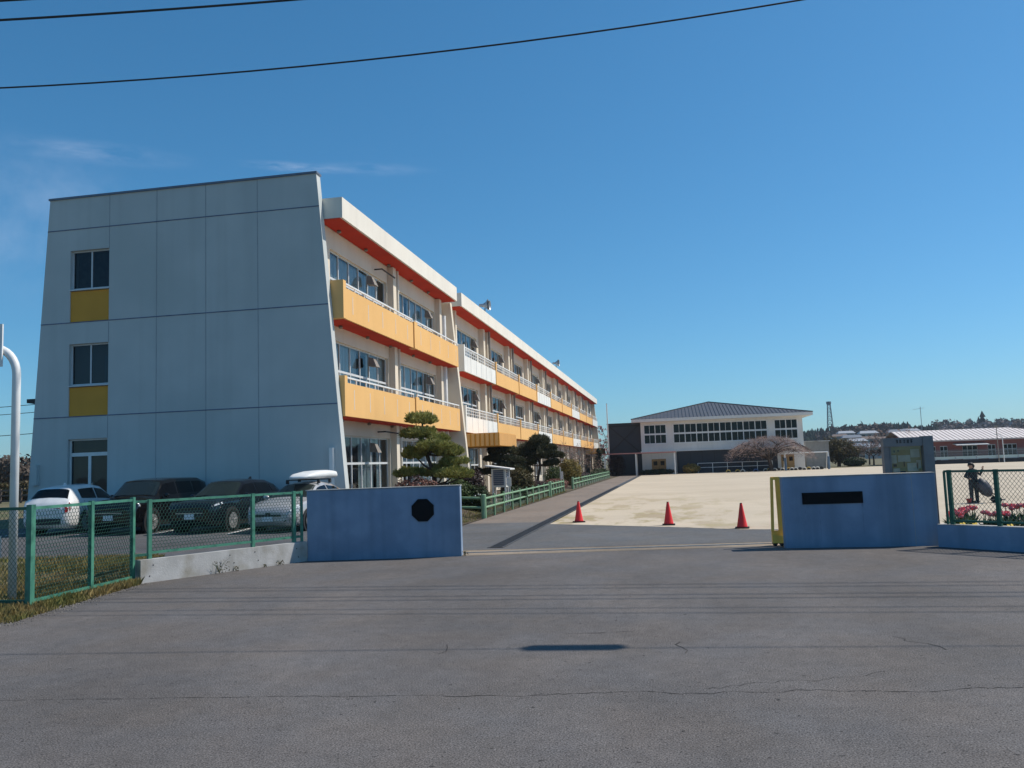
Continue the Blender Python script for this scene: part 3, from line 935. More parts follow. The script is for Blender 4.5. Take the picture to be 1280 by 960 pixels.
mb = MB(); mb.box(-23.9, -12.9, 46.9, 139, 11.8, 12.1); mb.build('roof', M['concrete'], LB)
mb = MB(); mb.box(XW - 0.6, XE, 47.9, 139.4, 11.58, 12.38); mb.build('eave', M['eave'], LB)
mb = MB(); mb.box(XW, XE - 0.1, 47.92, 139.35, 11.555, 11.58); mb.build('soffit', M['soffit'], LB)
mb = MB()
for z in (4.12, 7.75):
    mb.box(XW, XB - 0.12, 48.3, 138.7, z, z + 0.2)
mb.build('balcony_slab', M['cream'], LB)
mb = MB()
for z in (4.10, 7.73):
    mb.box(XW, XB - 0.1, 48.3, 138.7, z, z + 0.02)
mb.build('balcony_soffit', M['soffit'], LB)
for s, (z0, z1) in enumerate([(0.95, 3.3), (5.0, 7.2), (8.7, 10.75)]):
    for k, (a, b) in enumerate(lb_bays):
        if s == 0 and k in (0, 8): pass
        window(LB, XW, a, b, z0, z1, 5, trans=0.52, curtain=(0.7, 0.35, 0.45)[s] if k < 6 else 0)
        if s > 0 and k in (0, 1, 3):
            hood(LB, XW, a + (b - a) * 0.78, z1 - 0.55, 0.7)
for m_ in mods[:10]:
    for z0, z1 in ((0.3, 4.1), (4.35, 7.72), (7.98, 11.55)):
        if m_ > mods[0]:
            mb = MB(); mb.box(XW, XW + 0.35, m_ - 1.0, m_ - 0.5, z0, z1); mb.build('pilaster', M['cream'], LB)
        mb = MB(); mb.box(XW, XW + 0.3, m_ + 0.5, m_ + 0.8, z0, z1); mb.build('pilaster', M['cream'], LB)
for m_ in mods[1:10]:
    mb = MB(); mb.tube([(XW + 0.5, m_ + 0.15, 0.3), (XW + 0.5, m_ + 0.15, 11.5)], 0.09, 6); mb.build('downpipe', M['hood'], LB)
colr3 = ['w', 'y', 'y', 'w', 'y', 'y', 'w', 'y', 'y', 'w']
for (z0, zp, zr) in ((4.10, 5.05, 5.62), (7.73, 8.68, 9.25)):
    for k in range(10):
        a, b = mods[k] + (0.0 if k == 0 else 0.14), mods[k + 1] - 0.14
        if k == 9: b = 138.7
        c = colr3[k]
        o = parapet(LB, a, b, z0, zp, M['whitepanel'] if c == 'w' else M['yellow'])
        rail(LB, o, a, b, zp, zr, 0.5 if k < 3 else 1.0, 2)
        if c == 'w':
            mb = MB()
            for q in range(1, 6):
                yy = a + (b - a) * q / 6
                mb.box(XB, XB + 0.006, yy - 0.02, yy + 0.02, z0 + 0.05, zp - 0.03)
            mb.build('panel_joint', M['jointfine'], o)
    for k in range(1, 10):
        mb = MB(); mb.box(XB - 0.3, XB + 0.05, mods[k] - 0.14, mods[k] + 0.14, z0 - 0.03, zr + 0.06); mb.build('balcony_divider', M['yellow'], LB)
    mb = MB(); mb.box(XW, XB + 0.02, 48.2, 48.44, z0, zr + 0.08); mb.build('balcony_end', M['whitepanel'], LB)
# entrance canopies
for (a, b, x1) in ((48.5, 54.0, -9.95), (122.5, 131.0, -10.2)):
    mb = MB(); mb.box(XW, x1, a, b, 3.24, 4.02)
    c = mb.build('entrance_canopy', M['ochre'], LB)
    mb = MB()
    n = int((b - a) / 0.28)
    for k in range(n):
        yy = a + (b - a) * (k + 0.5) / n
        mb.box(x1, x1 + 0.03, yy - 0.09, yy + 0.09, 3.26, 4.0)
    for k in range(10):
        xx = XW + (x1 - XW) * (k + 0.5) / 10
        mb.box(xx - 0.09, xx + 0.09, a - 0.03, a, 3.26, 4.0)
    mb.build('rib', M['yellow'], c)
def horn(y, s):
    h = MB(); x, z = XE - 0.25, 12.38
    h.tube([(x, y, z), (x, y, z + 0.55 * s)], 0.05, 6)
    o = h.build('loudspeaker', M['steel'], LB)
    h = MB(); h.lathe((x - 0.1, y, z + 0.8 * s), [(0.12 * s, -0.35 * s), (0.14 * s, 0.0), (0.28 * s, 0.25 * s), (0.5 * s, 0.42 * s), (0.46 * s, 0.40 * s), (0.1 * s, 0.05 * s)], 14, axis='x'); h.build('horn', M['steel'], o)
    h = MB(); h.lathe((x - 0.05, y + 0.55 * s, z + 0.85 * s), [(0.12 * s, -0.3 * s), (0.14 * s, 0.0), (0.25 * s, 0.25 * s), (0.45 * s, 0.40 * s), (0.4 * s, 0.38 * s), (0.1 * s, 0.05 * s)], 14, axis='x'); h.build('horn', M['steel'], o)
horn(55.5, 0.8); horn(91.5, 0.85)
# ------------------------------------------------------------------ gate walls
def bev(o, w_=0.014):
    b_ = o.modifiers.new('worn_edge', 'BEVEL'); b_.width = w_; b_.segments = 2
    return o
def slab2(mb, a, b, th, z0, z1, side=1):
    """upright slab whose front face runs a->b, thickness th to the left of a->b times side"""
    a = Vector((*a, 0)); b = Vector((*b, 0))
    n_ = Vector((-(b - a).y, (b - a).x, 0)).normalized() * th * side
    P = [a, b, b + n_, a + n_]
    return mb.hexa([(p.x, p.y, z0) for p in P] + [(p.x, p.y, z1) for p in P])
GL = root('gate_wall', (-6.8, 19.3, 0), 'blue-grey painted gate wall carrying a black octagonal plaque', 'gate wall')
mb = MB(); slab2(mb, (-8.65, 19.02), (-5.0, 19.53), 0.32, -0.1, 1.645); bev(mb.build('wall', M['gatewall'], GL))
mb = MB(); slab2(mb, (-8.67, 19.00), (-4.985, 19.515), 0.35, 1.645, 1.665); mb.build('coping', M['concrete'], GL)
u = (Vector((3.65, 0.51, 0))).normalized(); nn = Vector((u.y, -u.x, 0))
mb = MB()
c = Vector((-8.65, 19.02, 1.10)) + u * 2.79
ring = [(0.285 * math.cos(PI / 8 + k * PI / 4), 0.285 * math.sin(PI / 8 + k * PI / 4)) for k in range(8)]
mb.poly([c + nn * 0.025 + u * p + Vector((0, 0, q)) for p, q in ring])
for k in range(8):
    p, q = ring[k], ring[(k + 1) % 8]
    A = c + u * p[0] + Vector((0, 0, p[1])); B = c + u * q[0] + Vector((0, 0, q[1]))
    mb.poly([A, B, B + nn * 0.025, A + nn * 0.025])
pl = mb.build('plaque', M['plaque'], GL)
GR = root('gate_wall', (4.0, 20.2, 0), 'blue-grey painted gate wall carrying a long black name plate', 'gate wall')
mb = MB(); slab2(mb, (2.42, 20.15), (5.71, 20.27), 0.32, -0.1, 1.585); bev(mb.build('wall', M['gatewall'], GR))
mb = MB(); slab2(mb, (2.40, 20.13), (5.725, 20.255), 0.35, 1.585, 1.60); mb.build('coping', M['concrete'], GR)
mb = MB(); slab2(mb, (2.84, 20.142), (4.15, 20.19), 0.04, 0.965, 1.225); mb.build('name_plate', M['plaque'], GR)
mb = MB(); slab2(mb, (5.20, 20.248), (5.215, 20.249), 0.03, 0, 1.585); mb.build('joint', M['jointfine'], GR)
M['drip'] = mat('rain_drip_stain', (0.17, 0.22, 0.31), (0.22, 0.29, 0.40), scale=6, rough=0.9)
for (t_, z0, z1, w_) in ((0.46, 0.30, 0.962, 0.03), (0.78, 0.12, 0.962, 0.022), (1.70, 0.25, 0.962, 0.035), (2.05, 0.75, 1.58, 0.02)):
    mb = MB(); a_ = Vector((2.42, 20.15, 0)).lerp(Vector((5.71, 20.27, 0)), t_ / 3.29)
    mb.poly([(a_.x, a_.y - .0015, z0), (a_.x + w_ * .3, a_.y - .0015, z0), (a_.x + w_, a_.y - .0015, z1), (a_.x - w_ * .2, a_.y - .0015, z1)])
    mb.build('drip_stain', M['drip'], GR)
# yellow leaf of the sliding gate, pushed back behind the right wall
YG = root('sliding_gate', (2.3, 20.65, 0), 'yellow sliding gate leaf pushed back behind the right gate wall', 'gate')
mb = MB()
a, b = (2.20, 20.66), (5.2, 20.80)
mb.beam((2.18, 20.66, 0.30), (5.2, 20.8, 0.30), 0.09, 0.10)
mb.beam((2.23, 20.66, 1.56), (5.2, 20.8, 1.56), 0.08, 0.07)
mb.beam((2.40, 20.66, 0.35), (2.385, 20.66, 1.53), 0.09, 0.12, up=(1, 0, 0))
mb.beam((2.20, 20.62, 0.34), (2.25, 20.64, 1.58), 0.07, 0.065, up=(1, 0, 0))
for k in range(1, 12):
    x = 2.24 + k * 0.26
    mb.beam((x, 20.66 + 0.045 * (x - 2.2), 0.35), (x, 20.66 + 0.045 * (x - 2.2), 1.53), 0.03, 0.03, up=(1, 0, 0))
mb.build('gate_leaf', M['gateyellow'], YG)
mb = MB(); mb.box(2.18, 2.45, 20.55, 20.75, 0.07, 0.25); mb.build('wheel_housing', M['gateyellow'], YG)
for x in (2.24, 2.39):
    mb = MB(); mb.lathe((x, 20.64, 0.066), [(0.05, -0.02), (0.065, -0.02), (0.065, 0.02), (0.05, 0.02)], 12, axis='y'); mb.build('wheel', M['blackmetal'], YG)

# low walls
LWL = root('retaining_wall', (-9.6, 17.0, 0), 'low stained white concrete wall below the left chain-link fence', 'wall')
mb = MB(); slab2(mb, (-10.55, 15.38), (-8.63, 18.98), 0.22, -0.1, 0.46); mb.build('wall', M['concrete'], LWL)
mb = MB()
u1 = Vector((1.92, 3.60, 0)).normalized(); n1 = Vector((u1.y, -u1.x, 0))
for t_ in (0.28, 2.05, 2.65, 3.75):
    for zz in (0.33, 0.15):
        p = Vector((-10.55, 15.38, zz + random.uniform(-0.03, 0.03))) + u1 * (t_ + random.uniform(-0.1, 0.1))
        mb = MB(); mb.ball(p, (0.014, 0.014, 0.014), 6, 4); mb.build('tie_hole', M['crack'], LWL)
LWR = root('retaining_wall', (6.3, 19.1, 0), 'low blue-grey concrete wall below the right chain-link fence', 'wall')
mb = MB(); slab2(mb, (5.56, 19.88), (9.3, 16.2), 0.22, -0.1, 0.475); mb.build('wall', M['gatewall'], LWR)
mb = MB(); slab2(mb, (5.56, 19.87), (9.3, 16.19), 0.24, 0.475, 0.485); mb.build('coping', M['concrete'], LWR)

# ------------------------------------------------------------------ chain-link fences
def hexmesh(mb, a, b, z0, z1, cw=0.075, ch=0.062, r=0.0052):
    a = Vector((*a, 0)); b = Vector((*b, 0)); L_ = (b - a).length; u = (b - a).normalized()
    off = Vector((u.y, -u.x, 0)) * 0.0
    def seg(p, q):
        P = a + u * p[0] + Vector((0, 0, p[1])) + off; Q = a + u * q[0] + Vector((0, 0, q[1])) + off
        dd = (Q - P); up = Vector((u.y, -u.x, 0)); s_ = dd.cross(up).normalized() * r
        k = up * r
        bb = len(mb.v)
        mb.v += [tuple(P + s_), tuple(P - s_ * 0.5 + k), tuple(P - s_ * 0.5 - k), tuple(Q + s_), tuple(Q - s_ * 0.5 + k), tuple(Q - s_ * 0.5 - k)]
        mb.f += [(bb, bb + 1, bb + 4, bb + 3), (bb + 1, bb + 2, bb + 5, bb + 4), (bb + 2, bb, bb + 3, bb + 5)]
    nx, nz = int(L_ / cw), int((z1 - z0) / ch)
    cw = L_ / nx; ch = (z1 - z0) / nz
    for j in range(nz + 1):
        for i in range(nx + 1):
            sh = 0.5 * cw if j % 2 else 0.0
            x = i * cw + sh
            z = z0 + j * ch
            # zigzag row
            p, q = (x - cw / 2, z + ch * 0.0), (x, z + ch * 0.32)
            p2 = (x + cw / 2, z)
            if p[0] >= 0 and q[0] <= L_ and q[1] <= z1: seg(p, q)
            if q[0] >= 0 and p2[0] <= L_ and q[1] <= z1: seg(q, p2)
            if 0 <= x <= L_ and z + ch <= z1: seg(q, (x, z + ch))
def diamond(mb, a, b, z0, z1, s=0.075, r=0.004):
    a = Vector((*a, 0)); b = Vector((*b, 0)); L_ = (b - a).length; u = (b - a).normalized(); H_ = z1 - z0
    w_ = Vector((u.y, -u.x, 0))
    sl = 1.25
    k = -H_ / sl
    while k < L_:
        for sgn in (1, -1):
            x0, x1 = (k, k + H_ / sl) if sgn == 1 else (k + H_ / sl, k)
            p0, p1 = [x0, z0], [x1, z1]
            # clip in x
            def clip(p, q):
                p = list(p)
                if p[0] < 0: t = (0 - p[0]) / (q[0] - p[0]); p = [0, p[1] + (q[1] - p[1]) * t]
                if p[0] > L_: t = (L_ - p[0]) / (q[0] - p[0]); p = [L_, p[1] + (q[1] - p[1]) * t]
                return p
            if max(x0, x1) <= 0 or min(x0, x1) >= L_: continue
            c0, c1 = clip(p0, p1), clip(p1, p0)
            P = a + u * c0[0] + Vector((0, 0, c0[1])) + w_ * 0.003 * sgn; Q = a + u * c1[0] + Vector((0, 0, c1[1])) + w_ * 0.003 * sgn
            mb.tube([P, Q], r, 3, cap=False)
        k += s
def post(parent, x, y, z0, z1, s, m, ang=0.0):
    mb = MB(); c_, s_ = math.cos(ang), math.sin(ang)
    P = [(x + (i * c_ - j * s_) * s / 2, y + (i * s_ + j * c_) * s / 2) for i, j in ((-1, -1), (1, -1), (1, 1), (-1, 1))]
    mb.hexa([(p, q, z0) for p, q in P] + [(p, q, z1) for p, q in P])
    return mb.build('post', m, parent)
def prail(parent, a, b, m, w_=0.05, h_=0.05, name='rail'):
    mb = MB(); mb.beam(a, b, w_, h_)
    n = max(2, int((Vector(b) - Vector(a)).length / 0.75))
    for k in range(n):
        p = Vector(a).lerp(Vector(b), (k + 0.5) / n)
        mb.ball(p + Vector((w_ * 0.45, -w_ * 0.3, 0)), (0.012, 0.012, 0.012), 6, 4)
    return mb.build(name, m, parent)

FA = root('chain_link_fence', (-10.66, 13.9, 0), 'tall green chain-link fence panel standing on the grass verge at the kerb', 'fence')
P0, P1, P2 = (-10.57, 12.44), (-10.66, 14.05), (-10.72, 15.36)
post(FA, *P0, -0.1, 1.72, 0.10, M['fence']); post(FA, *P1, -0.1, 1.71, 0.075, M['fence']); post(FA, *P2, -0.1, 1.72, 0.075, M['fence'])
for (a, b) in ((P0, P1), (P1, P2)):
    prail(FA, (*a, 1.66), (*b, 1.66), M['fence']); prail(FA, (*a, 0.13), (*b, 0.13), M['fence'])
    mb = MB(); hexmesh(mb, a, b, 0.15, 1.64); mb.build('wire_mesh', M['wire'], FA)
FC = root('chain_link_fence', (-13, 12.4, 0), 'shaded green chain-link fence running off to the left behind the bent white pole', 'fence')
pa, pb = (-10.62, 12.44), (-15.6, 12.2)
prail(FC, (*pa, 1.66), (*pb, 1.66), M['fencedark']); prail(FC, (*pa, 0.13), (*pb, 0.2), M['fencedark'])
for t_ in (0.36, 0.7, 1.0):
    post(FC, pa[0] + (pb[0] - pa[0]) * t_, pa[1] + (pb[1] - pa[1]) * t_, -0.1, 1.71, 0.075, M['fencedark'])
mb = MB(); diamond(mb, pb, pa, 0.15, 1.64, 0.075, 0.004); mb.build('wire_mesh', M['wire'], FC)
FB = root('chain_link_fence', (-9.6, 17.0, 0.46), 'green chain-link fence on top of the low white concrete wall', 'fence')
def onwall(t_): return (-10.66 + 1.92 * t_, 15.44 + 3.60 * t_)
q0 = (-10.72, 15.42)
ends = [onwall(0.06), onwall(0.655), onwall(0.93), onwall(0.985)]
for i, e in enumerate(ends):
    post(FB, *e, 0.40, 1.66, (0.075, 0.075, 0.075, 0.05)[i], M['fence'], ang=R(62))
prail(FB, (*q0, 1.62), (*ends[0], 1.62), M['fence'])
prail(FB, (*q0, 0.55), (*ends[0], 0.55), M['fence'])
for (a, b) in zip(ends, ends[1:]):
    prail(FB, (*a, 1.62), (*b, 1.62), M['fence']); prail(FB, (*a, 0.58), (*b, 0.58), M['fence'])
    mb = MB(); hexmesh(mb, a, b, 0.60, 1.60); mb.build('wire_mesh', M['wire'], FB)
FR = root('chain_link_fence', (6.5, 19.0, 0.48), 'dark green chain-link fence on top of the low blue-grey wall at the right', 'fence')
def onr(t_): return (5.83 + 3.58 * t_, 19.78 - 3.52 * t_)
re = [onr(-0.015), onr(0.006), onr(0.20), onr(0.395), onr(0.59), onr(0.79), onr(0.985)]
for i, e in enumerate(re):
    post(FR, *e, 0.46, 1.65 if i else 1.62, 0.075 if i else 0.04, M['fencedark'], ang=R(-45))
for (a, b) in zip(re, re[1:]):
    prail(FR, (*a, 1.62), (*b, 1.62), M['fencedark'], 0.045, 0.045)
for (a, b) in zip(re[1:], re[2:]):
    prail(FR, (*a, 0.56), (*b, 0.56), M['fencedark'], 0.04, 0.04)
    mb = MB(); diamond(mb, a, b, 0.57, 1.60, 0.085, 0.0045); mb.build('wire_mesh', M['wirepale'], FR)

# ------------------------------------------------------------------ bent sign pole at far left
SP = root('sign_pole', (-11.63, 13.27, 0.15), 'white steel pole with a bent-over top carrying a sign at the left edge', 'sign')
mb = MB()
pts = [(-11.63, 13.27, 0.0), (-11.63, 13.27, 4.05)]
for k in range(1, 9):
    a_ = k / 8 * PI / 2
    pts.append((-11.63 - 0.52 * (1 - math.cos(a_)), 13.27, 4.05 + 0.52 * math.sin(a_)))
pts.append((-12.6, 13.27, 4.57))
mb.tube(pts, 0.072, 12); mb.build('pole', M['whitemetal'], SP, smooth=True)
mb = MB(); mb.box(-12.75, -11.85, 13.16, 13.19, 4.2, 4.98); sg = mb.build('sign_plate', M['whitemetal'], SP)
mb = MB(); mb.box(-12.5, -12.2, 13.19, 13.34, 4.5, 4.64); mb.build('clamp', M['steel'], SP)
LS = root('notice_sign', (-12.2, 13.4, 0.2), 'small white sign low down behind the far-left fence, cut by the picture edge', 'sign')
mb = MB(); mb.box(-12.5, -11.83, 13.2, 13.22, 0.78, 1.16); mb.build('sign_plate', M['whitepanel'], LS)
mb = MB(); mb.tube([(-12.2, 13.34, 0.1), (-12.2, 13.34, 1.2)], 0.02, 6); mb.build('stake', M['steel'], LS)

# ------------------------------------------------------------------ cones
def make_cone():
    r_ = root('traffic_cone', (0, 0, 0.004), 'x', 'traffic cone', 'red cones across the yard entrance')
    mb = MB()
    mb.lathe((0, 0, 0.004), [(0.165, 0.03), (0.15, 0.06), (0.105, 0.30), (0.045, 0.66), (0.035, 0.715), (0.028, 0.72)], 20)
    mb.build('cone_body', M['cone'], r_, smooth=True)
    mb = MB()
    s_ = 0.20
    pts = []
    for (cx, cy) in ((1, 1), (-1, 1), (-1, -1), (1, -1)):
        for k in range(4):
            a_ = math.atan2(cy, cx) - PI / 4 + k / 3 * PI / 2
            pts.append((cx * (s_ - 0.05) + 0.05 * math.cos(a_), cy * (s_ - 0.05) + 0.05 * math.sin(a_)))
    n = len(pts)
    mb.v += [(x, y, 0.004) for x, y in pts] + [(x, y, 0.034) for x, y in pts]
    for k in range(n): mb.f.append((k, (k + 1) % n, n + (k + 1) % n, n + k))
    mb.f.append(tuple(n + k for k in range(n)))
    mb.build('base', M['rubber'], r_)
    mb = MB(); mb.lathe((0, 0, 0.004), [(0.03, 0.70), (0.037, 0.70), (0.035, 0.728), (0.022, 0.73)], 14); mb.build('tip_ring', M['rubber'], r_)
    return r_
cn = make_cone()
for i, (x, y, rz, lb) in enumerate(((-3.34, 29.74, 0.3, 'red traffic cone standing nearest the drain'), (-0.23, 27.58, 0.0, 'red traffic cone in the middle of the yard entrance'), (1.9, 25.76, -0.1, 'red traffic cone nearest the right gate wall'))):
    o = cn if i == 0 else copy_tree(cn)
    o.location = (x, y, 0.012); o.rotation_euler.z = rz; o['label'] = lb

# ------------------------------------------------------------------ notice board behind the right wall
NBD = root('notice_board', (5.6, 21.6, 0.2), 'grey metal glass-fronted notice board standing behind the right gate wall', 'notice board')
mb = MB(); mb.box(5.86, 6.085, 21.50, 21.80, 0.0, 2.43); mb.build('post', M['boardframe'], NBD)
mb = MB(); mb.box(4.98, 5.10, 21.56, 21.80, 0.0, 2.20); mb.build('post', M['boardframe'], NBD)
mb = MB(); mb.box(4.98, 5.857, 21.52, 21.82, 2.203, 2.41); hd = mb.build('header', M['boardframe'], NBD)
random.seed(5)
for k in range(5):      # small weathered characters, too worn to read
    cx = 5.28 + k * 0.083
    mb = MB()
    mb.box(cx - 0.003, cx + 0.003, 21.513, 21.52, 2.28, 2.365)
    for q in range(4):
        if random.random() < 0.5:
            mb.box(cx - 0.026, cx + 0.026, 21.514, 21.52, 2.29 + q * 0.02, 2.297 + q * 0.02)
        else:
            xx = cx + random.uniform(-0.022, 0.022); mb.box(xx - 0.004, xx + 0.004, 21.5135, 21.52, 2.28, 2.36)
    mb.build('character', M['blackmetal'], hd)
mb = MB(); mb.box(5.10, 5.86, 21.60, 21.80, 1.30, 1.42); mb.build('sill', M['boardframe'], NBD)
mb = MB(); mb.box(5.10, 5.86, 21.74, 21.78, 1.42, 2.20); bd = mb.build('pin_board', M['cork'], NBD)
mb = MB()
for (x, z, w_, h_) in ((5.20, 1.44, 0.16, 0.24), (5.53, 1.60, 0.24, 0.2), (5.74, 1.66, 0.1, 0.2), (5.54, 1.44, 0.3, 0.13), (5.16, 1.80, 0.14, 0.2), (5.33, 1.83, 0.28, 0.16), (5.62, 1.93, 0.2, 0.2), (5.40, 1.44, 0.12, 0.12)):
    mb.box(x, x + w_, 21.73, 21.738, z, z + h_)
mb.build('poster', M['paper'], bd)
mb = MB()
for (x, z, w_, h_) in ((5.36, 1.43, 0.12, 0.18), (5.24, 2.06, 0.03, 0.05), (5.33, 2.08, 0.03, 0.04), (5.45, 1.72, 0.02, 0.12), (5.22, 1.72, 0.07, 0.06)):
    mb.box(x, x + w_, 21.726, 21.729, z, z + h_)
mb.build('picture', M['paperdark'], bd)
mb = MB(); mb.poly([(5.10, 21.6, 1.42), (5.86, 21.6, 1.42), (5.86, 21.6, 2.20), (5.10, 21.6, 2.20)]); mb.build('glass_door', glassmat('case_glass', (0.9, 0.94, 0.92), refl=0.2, base=0.05), NBD)
mb = MB(); mb.box(5.11, 5.15, 21.585, 21.61, 1.42, 2.20); mb.build('door_stile', M['boardframe'], NBD)

# ------------------------------------------------------------------ overhead cables (their shadows cross the street)
def cable(y, ztab, r, label, pair=None, x0=-70, x1=70):
    mb = MB()
    pts = []
    n = 60
    x0, x1 = -28, 24
    for i in range(n + 1):
        x = x0 + (x1 - x0) * i / n
        pts.append((x, y + ztab[2] * x, ztab[0] + ztab[1] * (x - ztab[3]) ** 2))
    mb.tube(pts, r, 6)
    if pair:
        mb.tube([(p[0], p[1] + pair[0], p[2] + pair[1]) for p in pts], r, 6)
    o = mb.build('overhead_cable', M['cable'], loc=(0, y, ztab[0]))
    return tag(o, label, 'cable', 'cables strung over the street')
cable(12.62, (8.525, 0.0049, 0.10, -7.375), 0.013, 'lowest thin black cable crossing the sky above the end wall')
cable(16.3, (11.69, 0.00156, 0.0, 12.6), 0.016, 'thick double black cable at the upper left of the sky', pair=(0.52, 0.330))
cable(18.1, (13.27, 0.00156, 0.0, 12.6), 0.022, 'topmost cable just clipping the upper left corner', pair=(0.50, 0.340))
cable(20.4, (16.5, 0.0012, 0.0, 8.0), 0.024, 'high pair of cables passing above the frame, seen by its shadow', pair=(0.50, 0.36))
mb = MB()
cx0, cx1 = 5.15, 6.25
zf = lambda x: 8.525 + 0.0049 * (x + 7.375) ** 2 - 0.13
yf = lambda x: 12.62 + 0.10 * x
mb.tube([(cx0 - 0.12, yf(cx0), zf(cx0)), (cx0, yf(cx0), zf(cx0)), (cx0 + 0.03, yf(cx0), zf(cx0)), (cx1 - 0.03, yf(cx1), zf(cx1)), (cx1, yf(cx1), zf(cx1)), (cx1 + 0.12, yf(cx1), zf(cx1))], [0.02, 0.09, 0.15, 0.15, 0.09, 0.02], 12)
tag(mb.build('splice_closure', M['cable'], loc=(5.5, 13.2, 9.1)), 'black splice closure hung on the cable, casting the bar shadow on the street', 'cable box')
# ------------------------------------------------------------------ cars
random.seed(11)
def make_car(kind, label, loc, rz, paint, st, W, L, wheels, wr, rear_view=False, extras=None):
    r_ = root('parked_car', (0, 0, 0), label, 'car', 'cars parked against the end wall')
    def par(u):
        for a, b in zip(st, st[1:]):
            if u <= b[0]:
                t = (u - a[0]) / (b[0] - a[0]); return [a[i] + (b[i] - a[i]) * t for i in range(6)]
        return list(st[-1])
    def S(u, v, side=1):
        s_, zb_, zbelt, zt, w_, wt = par(u)
        h = zbelt - zb_
        P = [(0, zb_), (w_ * 0.88, zb_), (w_ * 0.985, zb_ + 0.18 * h), (w_, zb_ + 0.55 * h), (w_ * 0.985, zb_ + 0.86 * h), (w_ * 0.95, zbelt), (wt, zt - 0.05), (wt * 0.88, zt - 0.012), (wt * 0.5, zt + 0.012), (0, zt + 0.02)]
        i = min(int(v), len(P) - 2); t = v - i
        x, z = P[i][0] + (P[i + 1][0] - P[i][0]) * t, P[i][1] + (P[i + 1][1] - P[i][1]) * t
        return Vector((x * side, s_, z))
    us = []
    for a, b in zip(st, st[1:]):
        n = max(1, int((b[0] - a[0]) / 0.12)); us += [a[0] + (b[0] - a[0]) * k / n for k in range(n)]
    us.append(st[-1][0])
    mb = MB()
    NV = 10
    for side in (1, -1):
        b0 = len(mb.v)
        for u in us:
            for v in range(NV): mb.v.append(tuple(S(u, v, side)))
        for i in range(len(us) - 1):
            for v in range(NV - 1):
                q = (b0 + i * NV + v, b0 + i * NV + v + 1, b0 + (i + 1) * NV + v + 1, b0 + (i + 1) * NV + v)
                mb.f.append(q if side == 1 else q[::-1])
    for e in (0, len(us) - 1):       # flat nose and tail faces with their own vertices
        ring_ = [S(us[e], v, 1) for v in range(NV)] + [S(us[e], v, -1) for v in reversed(range(1, NV - 1))]
        mb.poly(ring_ if e == 0 else ring_[::-1])
    body = mb.build('body', paint, r_, smooth=True)
    bm_ = bmesh.new(); bm_.from_mesh(body.data); bmesh.ops.recalc_face_normals(bm_, faces=bm_.faces[:]); bm_.to_mesh(body.data); bm_.free()
    def patch(name, m, cells, parent=r_, off=0.008, both=True, sm=True, only=0):
        mb = MB()
        for (u0, u1, v0, v1) in cells:
            for side in ((only,) if only else (1, -1)):
                nu, nv = max(1, int(abs(u1 - u0) / 0.15)), 3
                for i in range(nu):
                    for j in range(nv):
                        q = []
                        for (du, dv) in ((0, 0), (1, 0), (1, 1), (0, 1)):
                            uu = u0 + (u1 - u0) * (i + du) / nu; vv = v0 + (v1 - v0) * (j + dv) / nv
                            p = S(uu, vv, side); e = 0.01
                            nrm = (S(min(uu + e, L), vv, side) - S(max(uu - e, 0), vv, side)).cross(S(uu, min(vv + e, 8.99), side) - S(uu, vv - e, side))
                            nrm = nrm.normalized()
                            if nrm.dot(p - Vector((0, L * (0.35 if uu < L / 2 else 0.65), 0.75))) < 0: nrm = -nrm
                            q.append(p + nrm * off)
                        mb.poly(q)
        return mb.build(name, m, parent, smooth=sm)
    k = extras
    patch('windscreen', M['windscreen'], [(k['cowl'] + 0.06, k['roof0'] - 0.05, 6.25, 9.0)])
    for (a, b) in k['side']:
        for sd_ in (1, -1):
            patch('side_window', M['carglass'], [(a, b, 5.15, 5.85)], only=sd_)
    patch('rear_window', M['carglass'], [(k['roof1'] + 0.06, k['tail'] - 0.04, 6.2, 9.0)])
    # bumpers, grille, lamps
    for side_ in (1, -1):
        for wy in wheels:
            mb = MB(); mb.lathe((side_ * (W - 0.035), wy, wr), [(wr * 1.2, -0.06), (wr * 1.2, 0.045), (wr * 1.02, 0.05)], 22, axis='x'); mb.build('wheel_arch', M['trim'], r_)
    for wy in wheels:
        for side_ in (1, -1):
            x = side_ * (W - 0.10)
            mb = MB(); mb.lathe((x, wy, wr), [(wr * 0.66, -0.11), (wr * 0.95, -0.11), (wr, -0.07), (wr, 0.09), (wr * 0.95, 0.125), (wr * 0.68, 0.125)], 26, axis='x')
            wl = mb.build('wheel', M['tyre'], r_, smooth=True)
            mb = MB(); xo = x + side_ * 0.10
            mb.lathe((xo, wy, wr), [(wr * 0.60, 0.0), (wr * 0.70, 0.0), (wr * 0.70, 0.03 * side_), (wr * 0.63, 0.03 * side_)], 26, axis='x')
            for q in range(5):
                a_ = q * 2 * PI / 5 + 0.3
                for da in (-0.16, 0.16):
                    mb.beam((xo + 0.02 * side_, wy + wr * 0.1 * math.cos(a_), wr + wr * 0.1 * math.sin(a_)), (xo + 0.015 * side_, wy + wr * 0.66 * math.cos(a_ + da), wr + wr * 0.66 * math.sin(a_ + da)), 0.035, 0.03, up=(1, 0, 0))
            mb.lathe((xo, wy, wr), [(0.001, 0.03 * side_), (0.05, 0.03 * side_), (0.06, 0.0)], 10, axis='x')
            mb.build('rim', M['rim'], wl)
    fx = S(0, 3).y
    def lamp(name, m, u0, u1, v0, v1):
        for sd_ in (1, -1): patch(name, m, [(u0, u1, v0, v1)], off=0.012, only=sd_)
    for (nm, m_, u0, u1, v0, v1) in k['lamps']:
        lamp(nm, m_, u0, u1, v0, v1)
